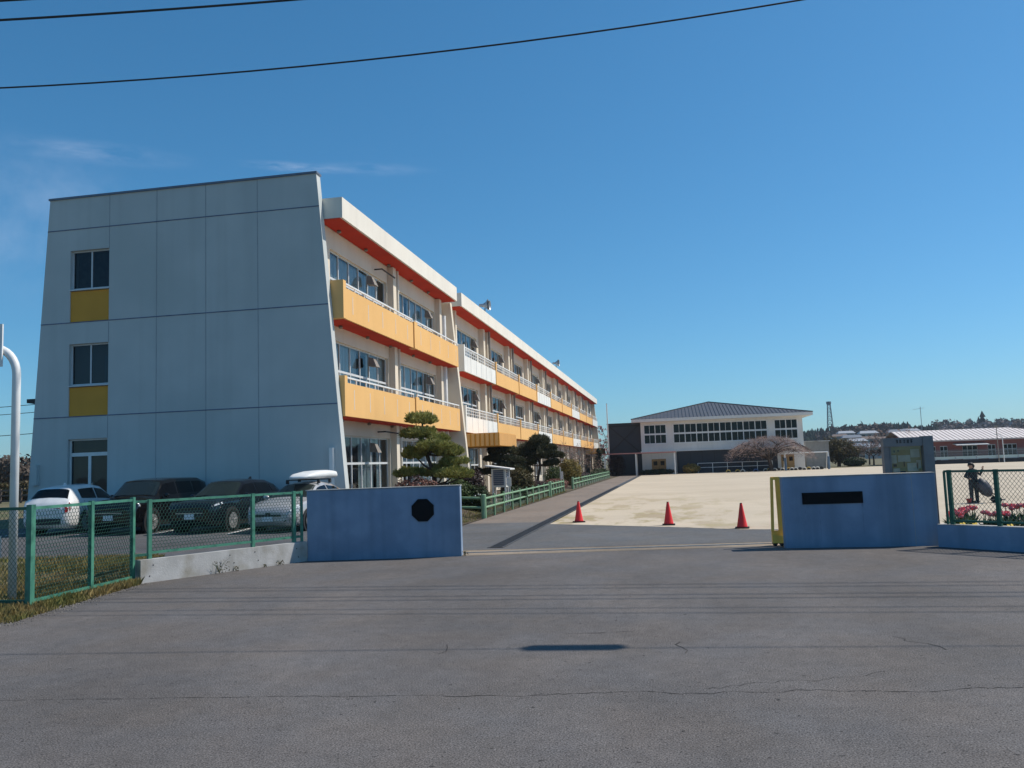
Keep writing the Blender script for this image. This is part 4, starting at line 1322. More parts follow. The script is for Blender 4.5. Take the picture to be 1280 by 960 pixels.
    for (nm, m_, x0, x1, y, z0, z1) in k['boxes']:
        mb = MB(); mb.box(x0, x1, y - 0.02, y + 0.03, z0, z1); mb.build(nm, m_, r_)
    for side_ in (1, -1):
        mb = MB(); ym = k['cowl'] + 0.38
        mb.ball((side_ * (W + 0.07), ym, k['belt'] + 0.07), (0.11, 0.06, 0.075), 10, 6); mb.build('wing_mirror', k.get('mirror', paint), r_, smooth=True)
    for (zh, y0, y1) in k.get('handles', []):
        for side_ in (1, -1):
            mb = MB(); mb.box(side_ * W * 0.965 - 0.02, side_ * W * 0.965 + 0.02, y0, y1, zh, zh + 0.03); mb.build('door_handle', k.get('handle_m', paint), r_)
    # door seams and sill
    mb = MB()
    for u in k.get('seams', []):
        for side_ in (1, -1):
            for (va, vb) in ((1.6, 3), (3, 4), (4, 5)):
                p, q = S(u, va, side_), S(u, vb, side_); ex = Vector((side_ * 0.004, 0, 0))
                mb.poly([p + ex + Vector((0, -0.008, 0)), p + ex + Vector((0, 0.008, 0)), q + ex + Vector((0, 0.008, 0)), q + ex + Vector((0, -0.008, 0))])
    if mb.v: mb.build('door_seam', M['trim'], body)
    for sd_ in (1, -1): patch('sill_trim', M['trim'], [(wheels[0] + 0.45, wheels[1] - 0.45, 1.05, 2.0)], off=0.006, only=sd_)
    if k.get('fin'):
        mb = MB(); mb.hexa([(-0.025, k['fin'], k['top'] - 0.01), (0.025, k['fin'], k['top'] - 0.01), (0.025, k['fin'] + 0.2, k['top'] - 0.01), (-0.025, k['fin'] + 0.2, k['top'] - 0.01), (-0.01, k['fin'] + 0.13, k['top'] + 0.085), (0.01, k['fin'] + 0.13, k['top'] + 0.085), (0.01, k['fin'] + 0.2, k['top'] + 0.085), (-0.01, k['fin'] + 0.2, k['top'] + 0.085)])
        mb.build('aerial', k.get('fin_m', paint), r_)
    r_.location = loc; r_.rotation_euler.z = rz
    return r_
HD = math.atan2(0.2, 0.98)
# white crossover, tail towards the street
stW = [(0, .42, .72, .74, .62, .52), (.06, .30, .84, .86, .74, .6), (.3, .22, .94, .96, .88, .76), (.95, .2, 1.0, 1.03, .92, .80), (1.25, .2, 1.03, 1.08, .92, .78), (2.05, .2, 1.06, 1.58, .92, .60), (2.7, .2, 1.08, 1.655, .92, .63), (3.5, .2, 1.11, 1.63, .92, .63), (4.10, .2, 1.14, 1.55, .925, .62), (4.47, .22, 1.16, 1.19, .91, .76), (4.58, .26, 1.08, 1.10, .88, .74), (4.70, .34, .96, .98, .80, .66), (4.74, .42, .84, .86, .72, .62)]
exW = dict(cowl=1.25, roof0=2.05, roof1=4.08, tail=4.47, belt=1.04, side=[(1.55, 2.65), (2.72, 3.72)], top=1.64, fin=3.3, fin_m=M['carwhite'], seams=[1.45, 2.68, 3.6],
           lamps=[('tail_lamp', M['lampred'], 4.52, 4.70, 3.3, 4.7), ('headlight', M['lampwhite'], 0.1, 0.4, 4.2, 4.95)],
           boxes=[('rear_bumper', M['trim'], -0.66, 0.66, 4.735, .36, .56), ('tail_bar', M['lampred'], -0.60, 0.60, 4.70, .875, .905), ('number_plate', M['plate'], -0.165, 0.165, 4.755, .62, .78)])
make_car('x', 'white crossover parked tail-out, leftmost car by the end wall', (-21.06, 28.97, 0.3), PI + 0.12, M['carwhite'], stW, .925, 4.74, (0.93, 3.60), .36, extras=exW)
[o for o in bpy.data.objects if o.get('category') == 'car'][0].scale = (0.9, 0.9, 1.0)
# tall black box-shaped 4x4
stR = [(0, .42, .82, .84, .66, .58), (.05, .30, .96, .98, .84, .72), (.25, .24, 1.06, 1.09, .93, .82), (1.0, .22, 1.10, 1.14, .95, .84), (1.2, .22, 1.12, 1.17, .95, .82), (1.78, .22, 1.13, 1.70, .95, .70), (2.4, .22, 1.14, 1.77, .95, .72), (4.0, .22, 1.18, 1.76, .95, .72), (4.45, .24, 1.18, 1.64, .94, .70), (4.66, .28, 1.10, 1.20, .92, .78), (4.72, .45, .8, .82, .8, .7)]
exR = dict(cowl=1.2, roof0=1.78, roof1=4.42, tail=4.64, belt=1.12, side=[(1.42, 2.40), (2.50, 3.40), (3.50, 4.35)], top=1.78, seams=[1.35, 2.45, 3.45], handles=[(.98, 2.15, 2.35), (.99, 3.1, 3.3)],
           lamps=[('headlight', M['lampwhite'], 0.03, 0.26, 3.85, 4.85), ('front_bumper', M['trim'], 0.0, 0.45, 1.0, 2.0)],
           boxes=[('grille', M['trim'], -0.5, 0.5, 0.005, .62, .80), ('grille_bar', M['chrome'], -0.5, 0.5, -0.018, .70, .72), ('number_plate', M['plate'], -0.165, 0.165, -0.03, .48, .645)])
make_car('x', 'tall black boxy off-road car, second from the left by the end wall', (-17.75, 24.2, 0.3), 0.0, M['carblack'], stR, .955, 4.72, (0.88, 3.6), .37, extras=exR)
# dark crossover
stC = [(0, .42, .78, .80, .66, .56), (.06, .30, .90, .92, .78, .66), (.3, .22, .98, 1.0, .90, .78), (1.0, .2, 1.03, 1.07, .92, .81), (1.3, .2, 1.05, 1.10, .92, .79), (2.05, .2, 1.07, 1.58, .92, .62), (2.7, .2, 1.08, 1.64, .92, .63), (3.6, .2, 1.11, 1.60, .92, .62), (4.15, .22, 1.14, 1.48, .92, .60), (4.55, .26, 1.1, 1.16, .90, .76), (4.66, .4, .9, .92, .8, .7)]
exC = dict(cowl=1.3, roof0=2.05, roof1=4.12, tail=4.53, belt=1.05, side=[(1.6, 2.62), (2.7, 3.6), (3.68, 4.05)], top=1.63, fin=3.5, seams=[1.5, 2.66, 3.55],
           lamps=[('headlight', M['lampwhite'], 0.05, 0.42, 4.2, 4.75), ('front_bumper', M['trim'], 0.0, 0.4, 1.0, 1.9)],
           boxes=[('grille', M['trim'], -0.46, 0.46, 0.005, .52, .77), ('grille_rim', M['chrome'], -0.47, 0.47, -0.012, .635, .655), ('number_plate', M['plate'], -0.165, 0.165, -0.03, .46, .625)])
make_car('x', 'very dark blue crossover, second from the right by the end wall', (-14.85, 24.1, 0.3), -0.03, M['carnavy'], stC, .925, 4.66, (0.93, 3.62), .36, extras=exC)
# silver hatchback with roof box
stP = [(0, .36, .60, .62, .60, .50), (.06, .24, .70, .72, .72, .6), (.3, .18, .82, .85, .84, .70), (.95, .17, .93, .97, .87, .74), (1.15, .17, .95, 1.0, .875, .72), (2.05, .17, .97, 1.42, .88, .56), (2.5, .17, .98, 1.475, .88, .565), (3.2, .18, 1.0, 1.40, .88, .56), (4.1, .2, 1.02, 1.12, .87, .62), (4.4, .24, .98, 1.02, .84, .68), (4.54, .36, .8, .82, .7, .6)]
exP = dict(cowl=1.15, roof0=2.05, roof1=3.2, tail=4.1, belt=.96, side=[(1.5, 2.5), (2.58, 3.5)], top=1.48, seams=[1.35, 2.55, 3.5],
           lamps=[('headlight', M['lampwhite'], 0.06, 0.50, 4.1, 4.8), ('front_bumper', M['trim'], 0.0, 0.35, 1.0, 1.8), ('lamp_shadow_patch', M['trim'], 0.05, 0.25, 2.0, 2.7)],  # low corner patch paints the shadow below the headlamp as dark colour
           boxes=[('grille', M['trim'], -0.42, 0.42, 0.0, .50, .56), ('number_plate', M['plate'], -0.165, 0.165, -0.03, .36, .50), ('emblem', M['blackmetal'], -0.07, 0.07, -0.012, .53, .62)])
pr = make_car('x', 'silver hatchback carrying a white roof box, rightmost car by the end wall', (-11.95, 23.75, 0.3), HD, M['carsilver'], stP, .88, 4.54, (0.92, 3.62), .32, extras=exP)
pr.rotation_euler.z = 0; pr.location = (0, 0, 0)
for y in (2.2, 3.0):
    mb = MB(); mb.beam((-0.6, y, 1.545), (0.6, y, 1.545), 0.05, 0.035)
    for x in (-0.56, 0.56): mb.box(x - 0.035, x + 0.035, y - 0.05, y + 0.05, 1.42, 1.53)
    mb.build('roof_bar', M['trim'], pr)
mb = MB()
prof = [(1.62, .12, 1.61, 1.63), (1.67, .30, 1.58, 1.68), (2.0, .40, 1.57, 1.76), (2.6, .42, 1.57, 1.83), (3.3, .42, 1.57, 1.85), (3.72, .40, 1.57, 1.82), (3.88, .34, 1.58, 1.75), (3.92, .2, 1.62, 1.67)]
for i, (y, hw, z0, z1) in enumerate(prof):
    zc, hh = (z0 + z1) / 2, (z1 - z0) / 2
    for k in range(16):
        a_ = 2 * PI * k / 16
        ca, sa = math.cos(a_), math.sin(a_)
        e = 0.55
        mb.v.append((hw * math.copysign(abs(ca) ** e, ca) + 0.08, y, zc + hh * math.copysign(abs(sa) ** e, sa)))
for i in range(len(prof) - 1):
    for k in range(16):
        k2 = (k + 1) % 16
        mb.f.append((i * 16 + k, i * 16 + k2, (i + 1) * 16 + k2, (i + 1) * 16 + k))
mb.f.append(tuple(range(15, -1, -1))); mb.f.append(tuple((len(prof) - 1) * 16 + k for k in range(16)))
bx = mb.build('roof_box', M['whitemetal'], pr, smooth=True)
pr.location = (-12.05, 23.75, 0.3); pr.rotation_euler.z = -0.06

# ------------------------------------------------------------------ green rail fences along the path
def railfence(y0, y1, x0, x1, n, label, ends=(0.11, 0.075), left_run=False):
    r_ = root('rail_fence', (x0, y0, 0), label, 'fence', 'green rail fences along the path')
    for i in range(n):
        t_ = i / (n - 1)
        x, y = x0 + (x1 - x0) * t_, y0 + (y1 - y0) * t_
        rad = ends[0] if i == 0 else (ends[1] if i < n - 1 else 0.06)
        if i not in (0, n - 1): rad = 0.05
        mb = MB(); mb.lathe((x, y, -0.05), [(rad, 0), (rad, 0.93 if i else 0.98), (rad * 0.8, 0.96 if i else 1.01)], 10); mb.build('post', M['woodgreen'], r_, smooth=False)
    for z in (0.42, 0.78):
        mb = MB(); mb.tube([(x0, y0, z), (x1, y1, z)], 0.045, 8); mb.build('rail', M['woodgreen'], r_)
    if left_run:
        for z in (0.42, 0.80):
            mb = MB(); mb.tube([(x0, y0, z), (x0 - 4.4, y0 + 0.1, z + 0.2)], 0.05, 8); mb.build('rail', M['woodgreen'], r_)
        for q in (2.2, 4.4):
            mb = MB(); mb.lathe((x0 - q, y0 + 0.05, 0.0), [(0.07, 0), (0.07, 1.1)], 10); mb.build('post', M['woodgreen'], r_)
    mb = MB(); diamond(mb, (x0 - 0.07, y0), (x1 - 0.07, y1), 0.05, 0.75, 0.16, 0.004); mb.build('net', M['fencedark'], r_)
    return r_
railfence(33.2, 52.5, -7.53, -7.72, 10, 'nearest green imitation-wood rail fence starting behind the left gate wall', left_run=True)
railfence(53.2, 60.5, -7.73, -7.80, 6, 'short green rail fence just before the garden gap')
railfence(66.5, 106, -7.85, -7.9, 18, 'farthest green rail fence running on beyond the garden gap', ends=(0.1, 0.06))

# ------------------------------------------------------------------ instrument shelter and small garden signs
IS = root('instrument_shelter', (-8.3, 41, 0.15), 'white louvred weather instrument box on legs in the garden', 'weather box')
mb = MB(); mb.box(-8.80, -8.08, 40.7, 41.4, 1.02, 1.92); bxs = mb.build('cabinet', M['whitepanel'], IS)
mb = MB()
for k in range(8):
    z = 1.12 + k * 0.095
    mb.hexa([(-8.70, 40.66, z), (-8.18, 40.66, z), (-8.18, 40.70, z + 0.03), (-8.70, 40.70, z + 0.03), (-8.70, 40.66, z + 0.05), (-8.18, 40.66, z + 0.05), (-8.18, 40.70, z + 0.08), (-8.70, 40.70, z + 0.08)])
    mb.hexa([(-8.08, 40.8, z + 0.03), (-8.04, 40.8, z), (-8.04, 41.3, z), (-8.08, 41.3, z + 0.03), (-8.08, 40.8, z + 0.08), (-8.04, 40.8, z + 0.05), (-8.04, 41.3, z + 0.05), (-8.08, 41.3, z + 0.08)])
mb.build('louvre', M['coping'], bxs)  # shade on the white slats is put into this dark blue-grey
mb = MB(); mb.hexa([(-9.08, 40.45, 2.06), (-7.80, 40.45, 1.86), (-7.80, 41.65, 1.86), (-9.08, 41.65, 2.06), (-9.08, 40.45, 2.12), (-7.80, 40.45, 1.92), (-7.80, 41.65, 1.92), (-9.08, 41.65, 2.12)]); mb.build('roof', M['whitemetal'], IS)
for x, y in ((-8.75, 40.75), (-8.13, 40.75), (-8.75, 41.35), (-8.13, 41.35)):
    mb = MB(); mb.box(x - 0.035, x + 0.035, y - 0.035, y + 0.035, 0.0, 1.02); mb.build('leg', M['whitemetal'], IS)
mb = MB(); mb.box(-7.98, -7.80, 40.62, 40.64, 1.05, 1.48); mb.build('label_plate', M['whitepanel'], IS)
mb = MB(); mb.box(-7.91, -7.87, 40.645, 40.68, 0.1, 1.86); mb.build('stake', M['whitemetal'], IS)
GS = root('garden_sign', (-8.35, 66, 0.1), 'small blank white sign on a post at the garden gap', 'sign')
mb = MB(); mb.box(-8.50, -8.26, 64.0, 64.04, 0.85, 1.45); mb.build('sign_plate', M['whitepanel'], GS)
mb = MB(); mb.tube([(-8.38, 64.06, 0), (-8.38, 64.06, 1.3)], 0.03, 6); mb.build('stake', M['steel'], GS)
GP = root('garden_post', (-8.55, 62, 0.1), 'slim grey post standing at the end of the short green fence', 'post')
mb = MB(); mb.tube([(-8.2, 62, 0), (-8.2, 62, 1.75)], 0.045, 8); mb.build('shaft', M['concrete'], GP)
mb = MB(); mb.ball((-8.2, 62, 1.76), (0.05, 0.05, 0.03), 8, 4); mb.build('cap', M['concrete'], GP)

# ------------------------------------------------------------------ vegetation
def clump(mb, c, rad, n, size, shell=0.55, flat=0.0, ar=0.55):
    c = Vector(c)
    for _ in range(n):
        v = Vector((random.gauss(0, 1), random.gauss(0, 1), random.gauss(0, 1))).normalized()
        k = shell + (1 - shell) * random.random()
        wob = 1 + 0.22 * noise.noise(v * 2.3 + c)
        p = Vector((v.x * rad[0], v.y * rad[1], v.z * rad[2])) * k * wob + c
        nr = v + Vector((random.gauss(0, .6), random.gauss(0, .6), random.gauss(0, .6) + flat))
        mb.leaf(p, size, nr, ar)
def shrub(loc, rad, n, size, m, label, stems=5, name='shrub', cat='shrub', extra=None, group='trimmed garden shrubs'):
    x, y, z = loc
    r_ = root(name, loc, label, cat, group)
    mb = MB()
    cz = z + rad[2] * 0.85
    clump(mb, (x, y, cz), rad, n, size, 0.72)
    clump(mb, (x, y, cz), (rad[0] * 0.75, rad[1] * 0.75, rad[2] * 0.75), n // 3, size * 1.3, 0.3)
    if extra:
        for (dx, dy, dz, rr, nn) in extra: clump(mb, (x + dx, y + dy, cz + dz), (rr, rr, rr * 0.8), nn, size, 0.6)
    mb.build('foliage', m, r_)
    mb = MB()
    for k in range(stems):
        a_ = 2 * PI * k / stems
        mb.tube([(x + 0.05 * math.cos(a_), y + 0.05 * math.sin(a_), z - 0.05), (x + rad[0] * 0.6 * math.cos(a_), y + rad[1] * 0.6 * math.sin(a_), z + rad[2])], [0.03, 0.012], 5)
    mb.build('stem', M['bark'], r_)
    return r_

def needlepad(mb, c, rad, n, size=0.11):
    c = Vector(c)
    for _ in range(n):
        a_ = random.uniform(0, 2 * PI); rr = math.sqrt(random.random())
        wob = 1 + 0.25 * noise.noise(Vector((math.cos(a_) * 1.7, math.sin(a_) * 1.7, c.z * 3)))
        x, y = rad[0] * rr * math.cos(a_) * wob, rad[1] * rr * math.sin(a_) * wob
        dome = math.sqrt(max(0, 1 - rr * rr))
        z = rad[2] * (dome * random.uniform(-0.45, 1.15) + 0.35 * noise.noise(Vector((x * 4, y * 4, c.z * 3))))
        p = c + Vector((x, y, z))
        up = Vector((x / rad[0] * 0.7, y / rad[1] * 0.7, 0.8)).normalized()
        for q in range(3):
            dr = (up + Vector((random.gauss(0, .5), random.gauss(0, .5), random.gauss(0, .35)))).normalized()
            s_ = dr.orthogonal().normalized() * size * 0.16
            L_ = size * random.uniform(0.7, 1.3)
            mb.poly([p - s_, p + s_, p + dr * L_ + s_ * 0.3, p + dr * L_ - s_ * 0.3])
def cloudpine(name, loc, trunk, pads, m, label, dens=1.0, tr=0.13, nsize=0.13):
    r_ = root(name, loc, label, 'tree')
    x, y, z = loc
    mb = MB()
    T = [Vector((x + a, y + b, z + c)) for a, b, c in trunk]
    rs = [tr * (1 - 0.75 * i / (len(T) - 1)) for i in range(len(T))]
    mb.tube(T, rs, 8)
    for (dx, dy, dz, rx, ry, rz_) in pads:
        P = Vector((x + dx, y + dy, z + dz))
        best = min(T, key=lambda q: (q - P).length + (0.6 if q.z > P.z else 0))
        mid = best.lerp(P, 0.5) + Vector((0, 0, -0.08))
        mb.tube([best, mid, P + Vector((0, 0, -0.02))], [tr * 0.42, tr * 0.3, 0.02], 6)
        for k in range(5):
            a_ = random.uniform(0, 2 * PI)
            mb.tube([P + Vector((0, 0, -0.03)), P + Vector((rx * 0.7 * math.cos(a_), ry * 0.7 * math.sin(a_), 0.02))], [0.022, 0.008], 4)
    mb.build('trunk', M['bark'], r_)
    mb = MB()
    for (dx, dy, dz, rx, ry, rz_) in pads:
        needlepad(mb, (x + dx, y + dy, z + dz), (rx, ry, rz_), int(430 * dens * rx * ry / 0.36), nsize * random.uniform(.9, 1.25))
        for k in range(7):
            a_ = random.uniform(0, 2 * PI); f_ = random.uniform(.35, .95)
            needlepad(mb, (x + dx + rx * f_ * math.cos(a_), y + dy + ry * f_ * math.sin(a_), z + dz + random.uniform(-0.10, 0.13)), (rx * random.uniform(.22, .42), ry * 0.34, rz_ * 0.85), int(75 * dens * rx * ry / 0.36), nsize * 1.2)
    mb.build('crown', m, r_)
    return r_
random.seed(21)
cloudpine('pine_tree', (-9.75, 34.0, 0.25),
    [(0, 0, -0.1), (0.02, 0, 1.1), (-0.08, 0, 1.7), (-0.35, 0.05, 2.4), (-0.5, 0, 3.1), (-0.48, 0, 3.9)],
    [(-0.5, 0, 3.80, .62, .6, .26), (-0.62, -0.1, 3.18, .60, .6, .24), (0.15, 0.2, 2.98, .42, .5, .20), (0.62, 0, 2.42, .62, .6, .26), (0.05, -0.3, 2.62, .75, .6, .24), (-0.85, 0.0, 2.38, .55, .55, .22), (0.75, 0.2, 1.98, .55, .5, .20), (-0.95, 0.2, 1.58, .72, .6, .20), (0.90, -0.1, 1.52, .72, .65, .26), (0.35, 0.3, 1.66, .55, .5, .22), (1.15, 0, 1.42, .40, .4, .18)],
    M['pine'], 'pruned cloud pine with layered flat pads, tallest by the near school block', dens=1.25)
cloudpine('pine_tree', (-10.6, 52.0, 0.25),
    [(0, 0, -0.1), (0.1, 0, 0.9), (-0.1, 0, 1.6), (0.15, 0, 2.2), (0.1, 0, 2.9)],
    [(0.1, 0, 2.65, .85, .7, .26), (-0.2, 0.1, 2.15, .85, .7, .24), (0.6, 0, 2.05, .75, .6, .24), (-1.0, 0, 1.35, .65, .6, .2), (0.2, -0.2, 1.6, .9, .7, .22), (0.9, 0, 1.45, .6, .6, .2)],
    M['darkpine'], 'dark cloud-pruned pine behind the white weather box', dens=0.9, nsize=0.15)
cloudpine('pine_tree', (-9.7, 60.0, 0.25),
    [(0, 0, -0.1), (0.15, 0, 0.9), (0.35, 0, 1.7), (0.1, 0, 2.5), (0.2, 0, 3.4)],
    [(0.3, 0, 3.40, .70, .6, .40), (-0.2, 0.1, 2.9, .8, .7, .42), (0.75, 0, 2.85, .7, .6, .3), (-0.8, 0, 2.5, .75, .7, .45), (0.35, -0.2, 2.35, .9, .7, .35), (1.3, 0, 2.35, .75, .5, .24), (-0.7, 0, 1.9, .7, .6, .32), (1.1, 0.1, 1.75, .5, .5, .22), (-0.9, 0.1, 1.3, .6, .5, .3)],
    M['darkpine'], 'large dark cloud-pruned tree with several rounded heads in mid garden', dens=1.1, nsize=0.17)
shrub((-10.25, 33.0, 0.25), (1.15, 0.9, 0.82), 4200, 0.05, M['redleaf'], 'low dome-shaped reddish shrub at the foot of the cloud pine', name='clipped_shrub')
shrub((-9.3, 36.0, 0.25), (0.85, 0.8, 0.72), 2600, 0.06, M['midleaf'], 'green shrub directly right of the cloud pine trunk')
shrub((-9.4, 38.5, 0.25), (0.85, 0.8, 0.95), 2600, 0.06, M['purpleleaf'], 'dark purple-leaved shrub left of the white weather box')
shrub((-8.45, 36.2, 0.12), (0.55, 0.6, 0.62), 1500, 0.06, M['darkleaf'], 'low dark leafy shrub behind the first green fence rails')
shrub((-8.6, 47.0, 0.2), (1.0, 0.9, 0.92), 3200, 0.065, M['bronzeleaf'], 'bronze-green rounded shrub right of the white weather box', extra=[(-0.3, 0, 0.45, 0.6, 700)])
shrub((-8.2, 43.5, 0.15), (0.7, 0.8, 0.45), 1200, 0.065, M['darkleaf'], 'low dark green shrub under the white weather box')
shrub((-8.75, 72.0, 0.2), (1.15, 1.05, 1.22), 3600, 0.075, M['yellowleaf'], 'yellow-green ball-shaped shrub beyond the garden gap', name='clipped_shrub')
shrub((-9.4, 67.0, 0.2), (0.8, 0.8, 0.9), 1600, 0.07, M['midleaf'], 'green shrub tucked beside the yellow-green ball shrub')
shrub((-9.2, 56.5, 0.15), (1.2, 1.2, 0.45), 1800, 0.065, M['purpleleaf'], 'low spreading dark red-brown shrub under the large dark tree')
shrub((-8.6, 62.5, 0.15), (0.9, 1.8, 0.42), 1700, 0.07, M['redleaf'], 'low reddish hedge behind the short green fence')
shrub((-8.9, 85.0, 0.15), (0.9, 5.0, 0.5), 2600, 0.08, M['purpleleaf'], 'long low brown hedge behind the farthest green fence')
shrub((-8.9, 104.0, 0.15), (0.9, 8.0, 0.6), 2200, 0.10, M['darkleaf'], 'low dark hedge at the far end of the garden')
mb = MB()
for k in range(14): mb.ball((-8.35 + random.uniform(-.4, .3), 35.8 + random.uniform(-.3, .3), 0.55 + random.uniform(-.3, .35)), (0.03, 0.03, 0.03), 5, 4)
tag(mb.build('white_blossom', M['whitepanel'], loc=(-8.35, 35.8, 0.3)), None, None, None, 'stuff')

def grow(mb, p, dr, L_, r_, depth, tips, spread=0.6, droop=0.0, nb=3, seg=3):
    pts = [p]; q = p; dd = dr
    for i in range(seg):
        dd = (dd + Vector((random.gauss(0, .14), random.gauss(0, .14), random.gauss(0, .10) - droop))).normalized()
        q = q + dd * L_ / seg
        pts.append(q)
    mb.tube(pts, [r_ * (1 - 0.45 * i / seg) for i in range(seg + 1)], 6 if depth > 2 else (4 if depth > 0 else 3), cap=False)
    if depth == 0:
        tips.append((q, dd)); return
    for k in range(nb):
        t_ = random.choice(pts[1:]) if k else pts[-1]
        ax = Vector((random.gauss(0, 1), random.gauss(0, 1), random.gauss(0, .7))).normalized()
        nd = (dd + ax * spread).normalized()
        grow(mb, t_, nd, L_ * random.uniform(0.55, 0.85), r_ * 0.52, depth - 1, tips, spread, droop, nb, seg)
def baretree(name, loc, h, r_, depth, m_b, m_t, label, budn=6, bs=0.05, spread=0.7, droop=0.0, lean=(0, 0), nb=3, group=None, trunkh=0.3, twl=0.45, fan=1.0):
    t = root(name, loc, label, 'tree', group)
    mb = MB(); tips = []
    p = Vector(loc)
    dr = Vector((lean[0], lean[1], 1)).normalized()
    top = p + dr * h * trunkh
    mb.tube([p + Vector((0, 0, -0.1)), p + dr * h * trunkh * 0.5 + Vector((0.03, 0, 0)), top], [r_ * 1.25, r_, r_ * 0.9], 8)
    for k in range(5):
        a_ = 2 * PI * k / 5 + random.uniform(-.4, .4)
        grow(mb, top, Vector((math.cos(a_) * fan, math.sin(a_) * fan, random.uniform(0.5, 1.0))).normalized(), h * 0.34, r_ * 0.6, depth, tips, spread, droop, nb)
    mb.build('trunk', m_b, t)
    mb = MB()
    for (q, dd) in tips:
        for k in range(3):
            d2 = (dd + Vector((random.gauss(0, .5), random.gauss(0, .5), random.gauss(0, .4) - droop * 2))).normalized()
            e = q + d2 * twl * random.uniform(.5, 1.2)
            s_ = d2.orthogonal().normalized() * 0.008
            mb.poly([q - s_, q + s_, e])
            for b in range(budn):
                mb.leaf(q.lerp(e, random.random()) + Vector((random.gauss(0, .03), random.gauss(0, .03), random.gauss(0, .03))), bs, None, 0.6)
    mb.build('crown', m_t, t)
    return t
random.seed(33)
for i, (x, y, h, lb) in enumerate(((-10.2, 78, 3.4, 'thin bare brown tree left of the yellow-green ball shrub'), (-10.4, 84, 4.1, 'taller bare brown tree right behind the yellow-green ball shrub'), (-10.2, 93, 3.8, 'bare brown tree standing before the far canopy'))):
    baretree('bare_tree', (x, y, 0.2), h, 0.07, 3, M['bark'], M['twig'], lb, budn=3, bs=0.035, group='bare trees in the school garden')
# spruce by the flagpole
SPR = root('spruce_tree', (-10.3, 120, 0.2), 'small dark conical spruce at the end of the garden by the flagpole', 'tree')
mb = MB(); mb.tube([(-10.3, 120, 0), (-10.3, 120, 3.9)], [0.14, 0.02], 7); mb.build('trunk', M['bark'], SPR)
mb = MB()
for L_ in range(9):
    z = 0.75 + L_ * 0.37; rr = 1.35 * (1 - L_ / 10.2)
    for k in range(11):
        a_ = random.uniform(0, 2 * PI); r2 = rr * random.uniform(0.75, 1.1)
        for q in range(14):
            t_ = random.random() ** 0.7
            mb.leaf((-10.3 + r2 * t_ * math.cos(a_) + random.gauss(0, .06), 120 + r2 * t_ * math.sin(a_) + random.gauss(0, .06), z + 0.25 - 0.45 * t_ + random.gauss(0, .05)), 0.13, Vector((random.gauss(0, .5), random.gauss(0, .5), 1)), 0.5)
mb.build('crown', M['spruce'], SPR)
baretree('cherry_tree', (-13.5, 146, 0), 8.3, 0.22, 4, M['barkpale'], M['pinktwig'], 'pink blossoming cherry tree rising behind the far end of the long block', budn=6, bs=0.12, spread=0.7)

# flagpole
FP = root('flagpole', (-11.9, 163, 0), 'tall slim white flagpole before the dark gym annex', 'flagpole')
FP.location = (-8.9, 121, 0.2)
mb = MB(); mb.tube([(-8.9, 121, 0), (-8.9, 121, 10.2)], [0.105, 0.07], 8); mb.build('pole', M['whitemetal'], FP)
mb = MB(); mb.ball((-8.9, 121, 10.28), (0.09, 0.09, 0.09), 8, 6); mb.build('finial', M['chrome'], FP)
mb = MB(); mb.box(-9.15, -8.65, 120.75, 121.25, 0, 0.35); mb.build('base', M['concrete'], FP)
# ------------------------------------------------------------------ gymnasium
GY = 122.0
GYM = root('gymnasium', (6.8, 138, 0), 'white gymnasium with a grey hipped roof and dark lower cladding', 'building')
gx0, gx1 = -4.3, 17.9
mb = MB()
# upper wall with window openings
wins = [(-3.83, -0.72, 4.35, 7.02, 2), (0.30, 13.15, 4.35, 7.02, 8), (14.15, 17.2, 4.35, 7.02, 2)]
prev = gx0
mb.box(gx0, gx1, GY, GY + 0.3, 3.25, 4.35); mb.box(gx0, gx1, GY, GY + 0.3, 7.02, 7.45)
for (a, b, z0, z1, n) in wins:
    mb.box(prev, a, GY, GY + 0.3, z0, z1); prev = b
mb.box(prev, gx1, GY, GY + 0.3, 4.35, 7.02)
mb.box(gx0, gx0 + 0.3, GY + 0.3, GY + 30, 0, 7.45); mb.box(gx1 - 0.3, gx1, GY + 0.3, GY + 30, 0, 7.45); mb.box(gx0, gx1, GY + 30, GY + 30.3, 0, 7.45)
mb.box(gx0, 0.6, GY + 0.25, GY + 0.55, 0, 3.25); mb.box(14.3, gx1, GY - 0.02, GY + 0.28, 0, 3.25)
wl = mb.build('wall', M['gymwall'], GYM)
for (a, b, z0, z1, n) in wins:
    f = MB()
    for k in range(n + 1):
        x = a + (b - a) * k / n
        f.box(x - 0.06, x + 0.06, GY - 0.03, GY + 0.1, z0, z1)
    zm = (z0 + z1) / 2
    f.box(a, b, GY - 0.02, GY + 0.09, zm - 0.12, zm + 0.12); f.box(a, b, GY - 0.04, GY + 0.11, z0 - 0.08, z0 + 0.06); f.box(a, b, GY - 0.04, GY + 0.11, z1 - 0.06, z1 + 0.05)
    for k in range(n):
        x = a + (b - a) * (k + 0.5) / n
        f.box(x - 0.025, x + 0.025, GY + 0.0, GY + 0.08, z0, z1)
    wd = f.build('window', M['whitemetal'], GYM)
    g = MB(); g.poly([(a, GY + 0.05, z0), (b, GY + 0.05, z0), (b, GY + 0.05, z1), (a, GY + 0.05, z1)]); g.build('pane', M['darkglass'], wd)
    i_ = MB(); i_.box(a, b, GY + 1.2, GY + 1.25, z0, z1); i_.build('room_interior', M['interior'], wd)
mb = MB(); mb.box(0.6, 14.3, GY + 0.02, GY + 0.32, 0, 3.25); cl = mb.build('dark_cladding', M['gymdark'], GYM)
mb = MB()
for k in range(9):
    x = 0.8 + k * 1.65; mb.box(x, x + 0.06, GY - 0.01, GY + 0.02, 0, 3.25)
mb.build('cladding_seam', M['blackmetal'], cl)
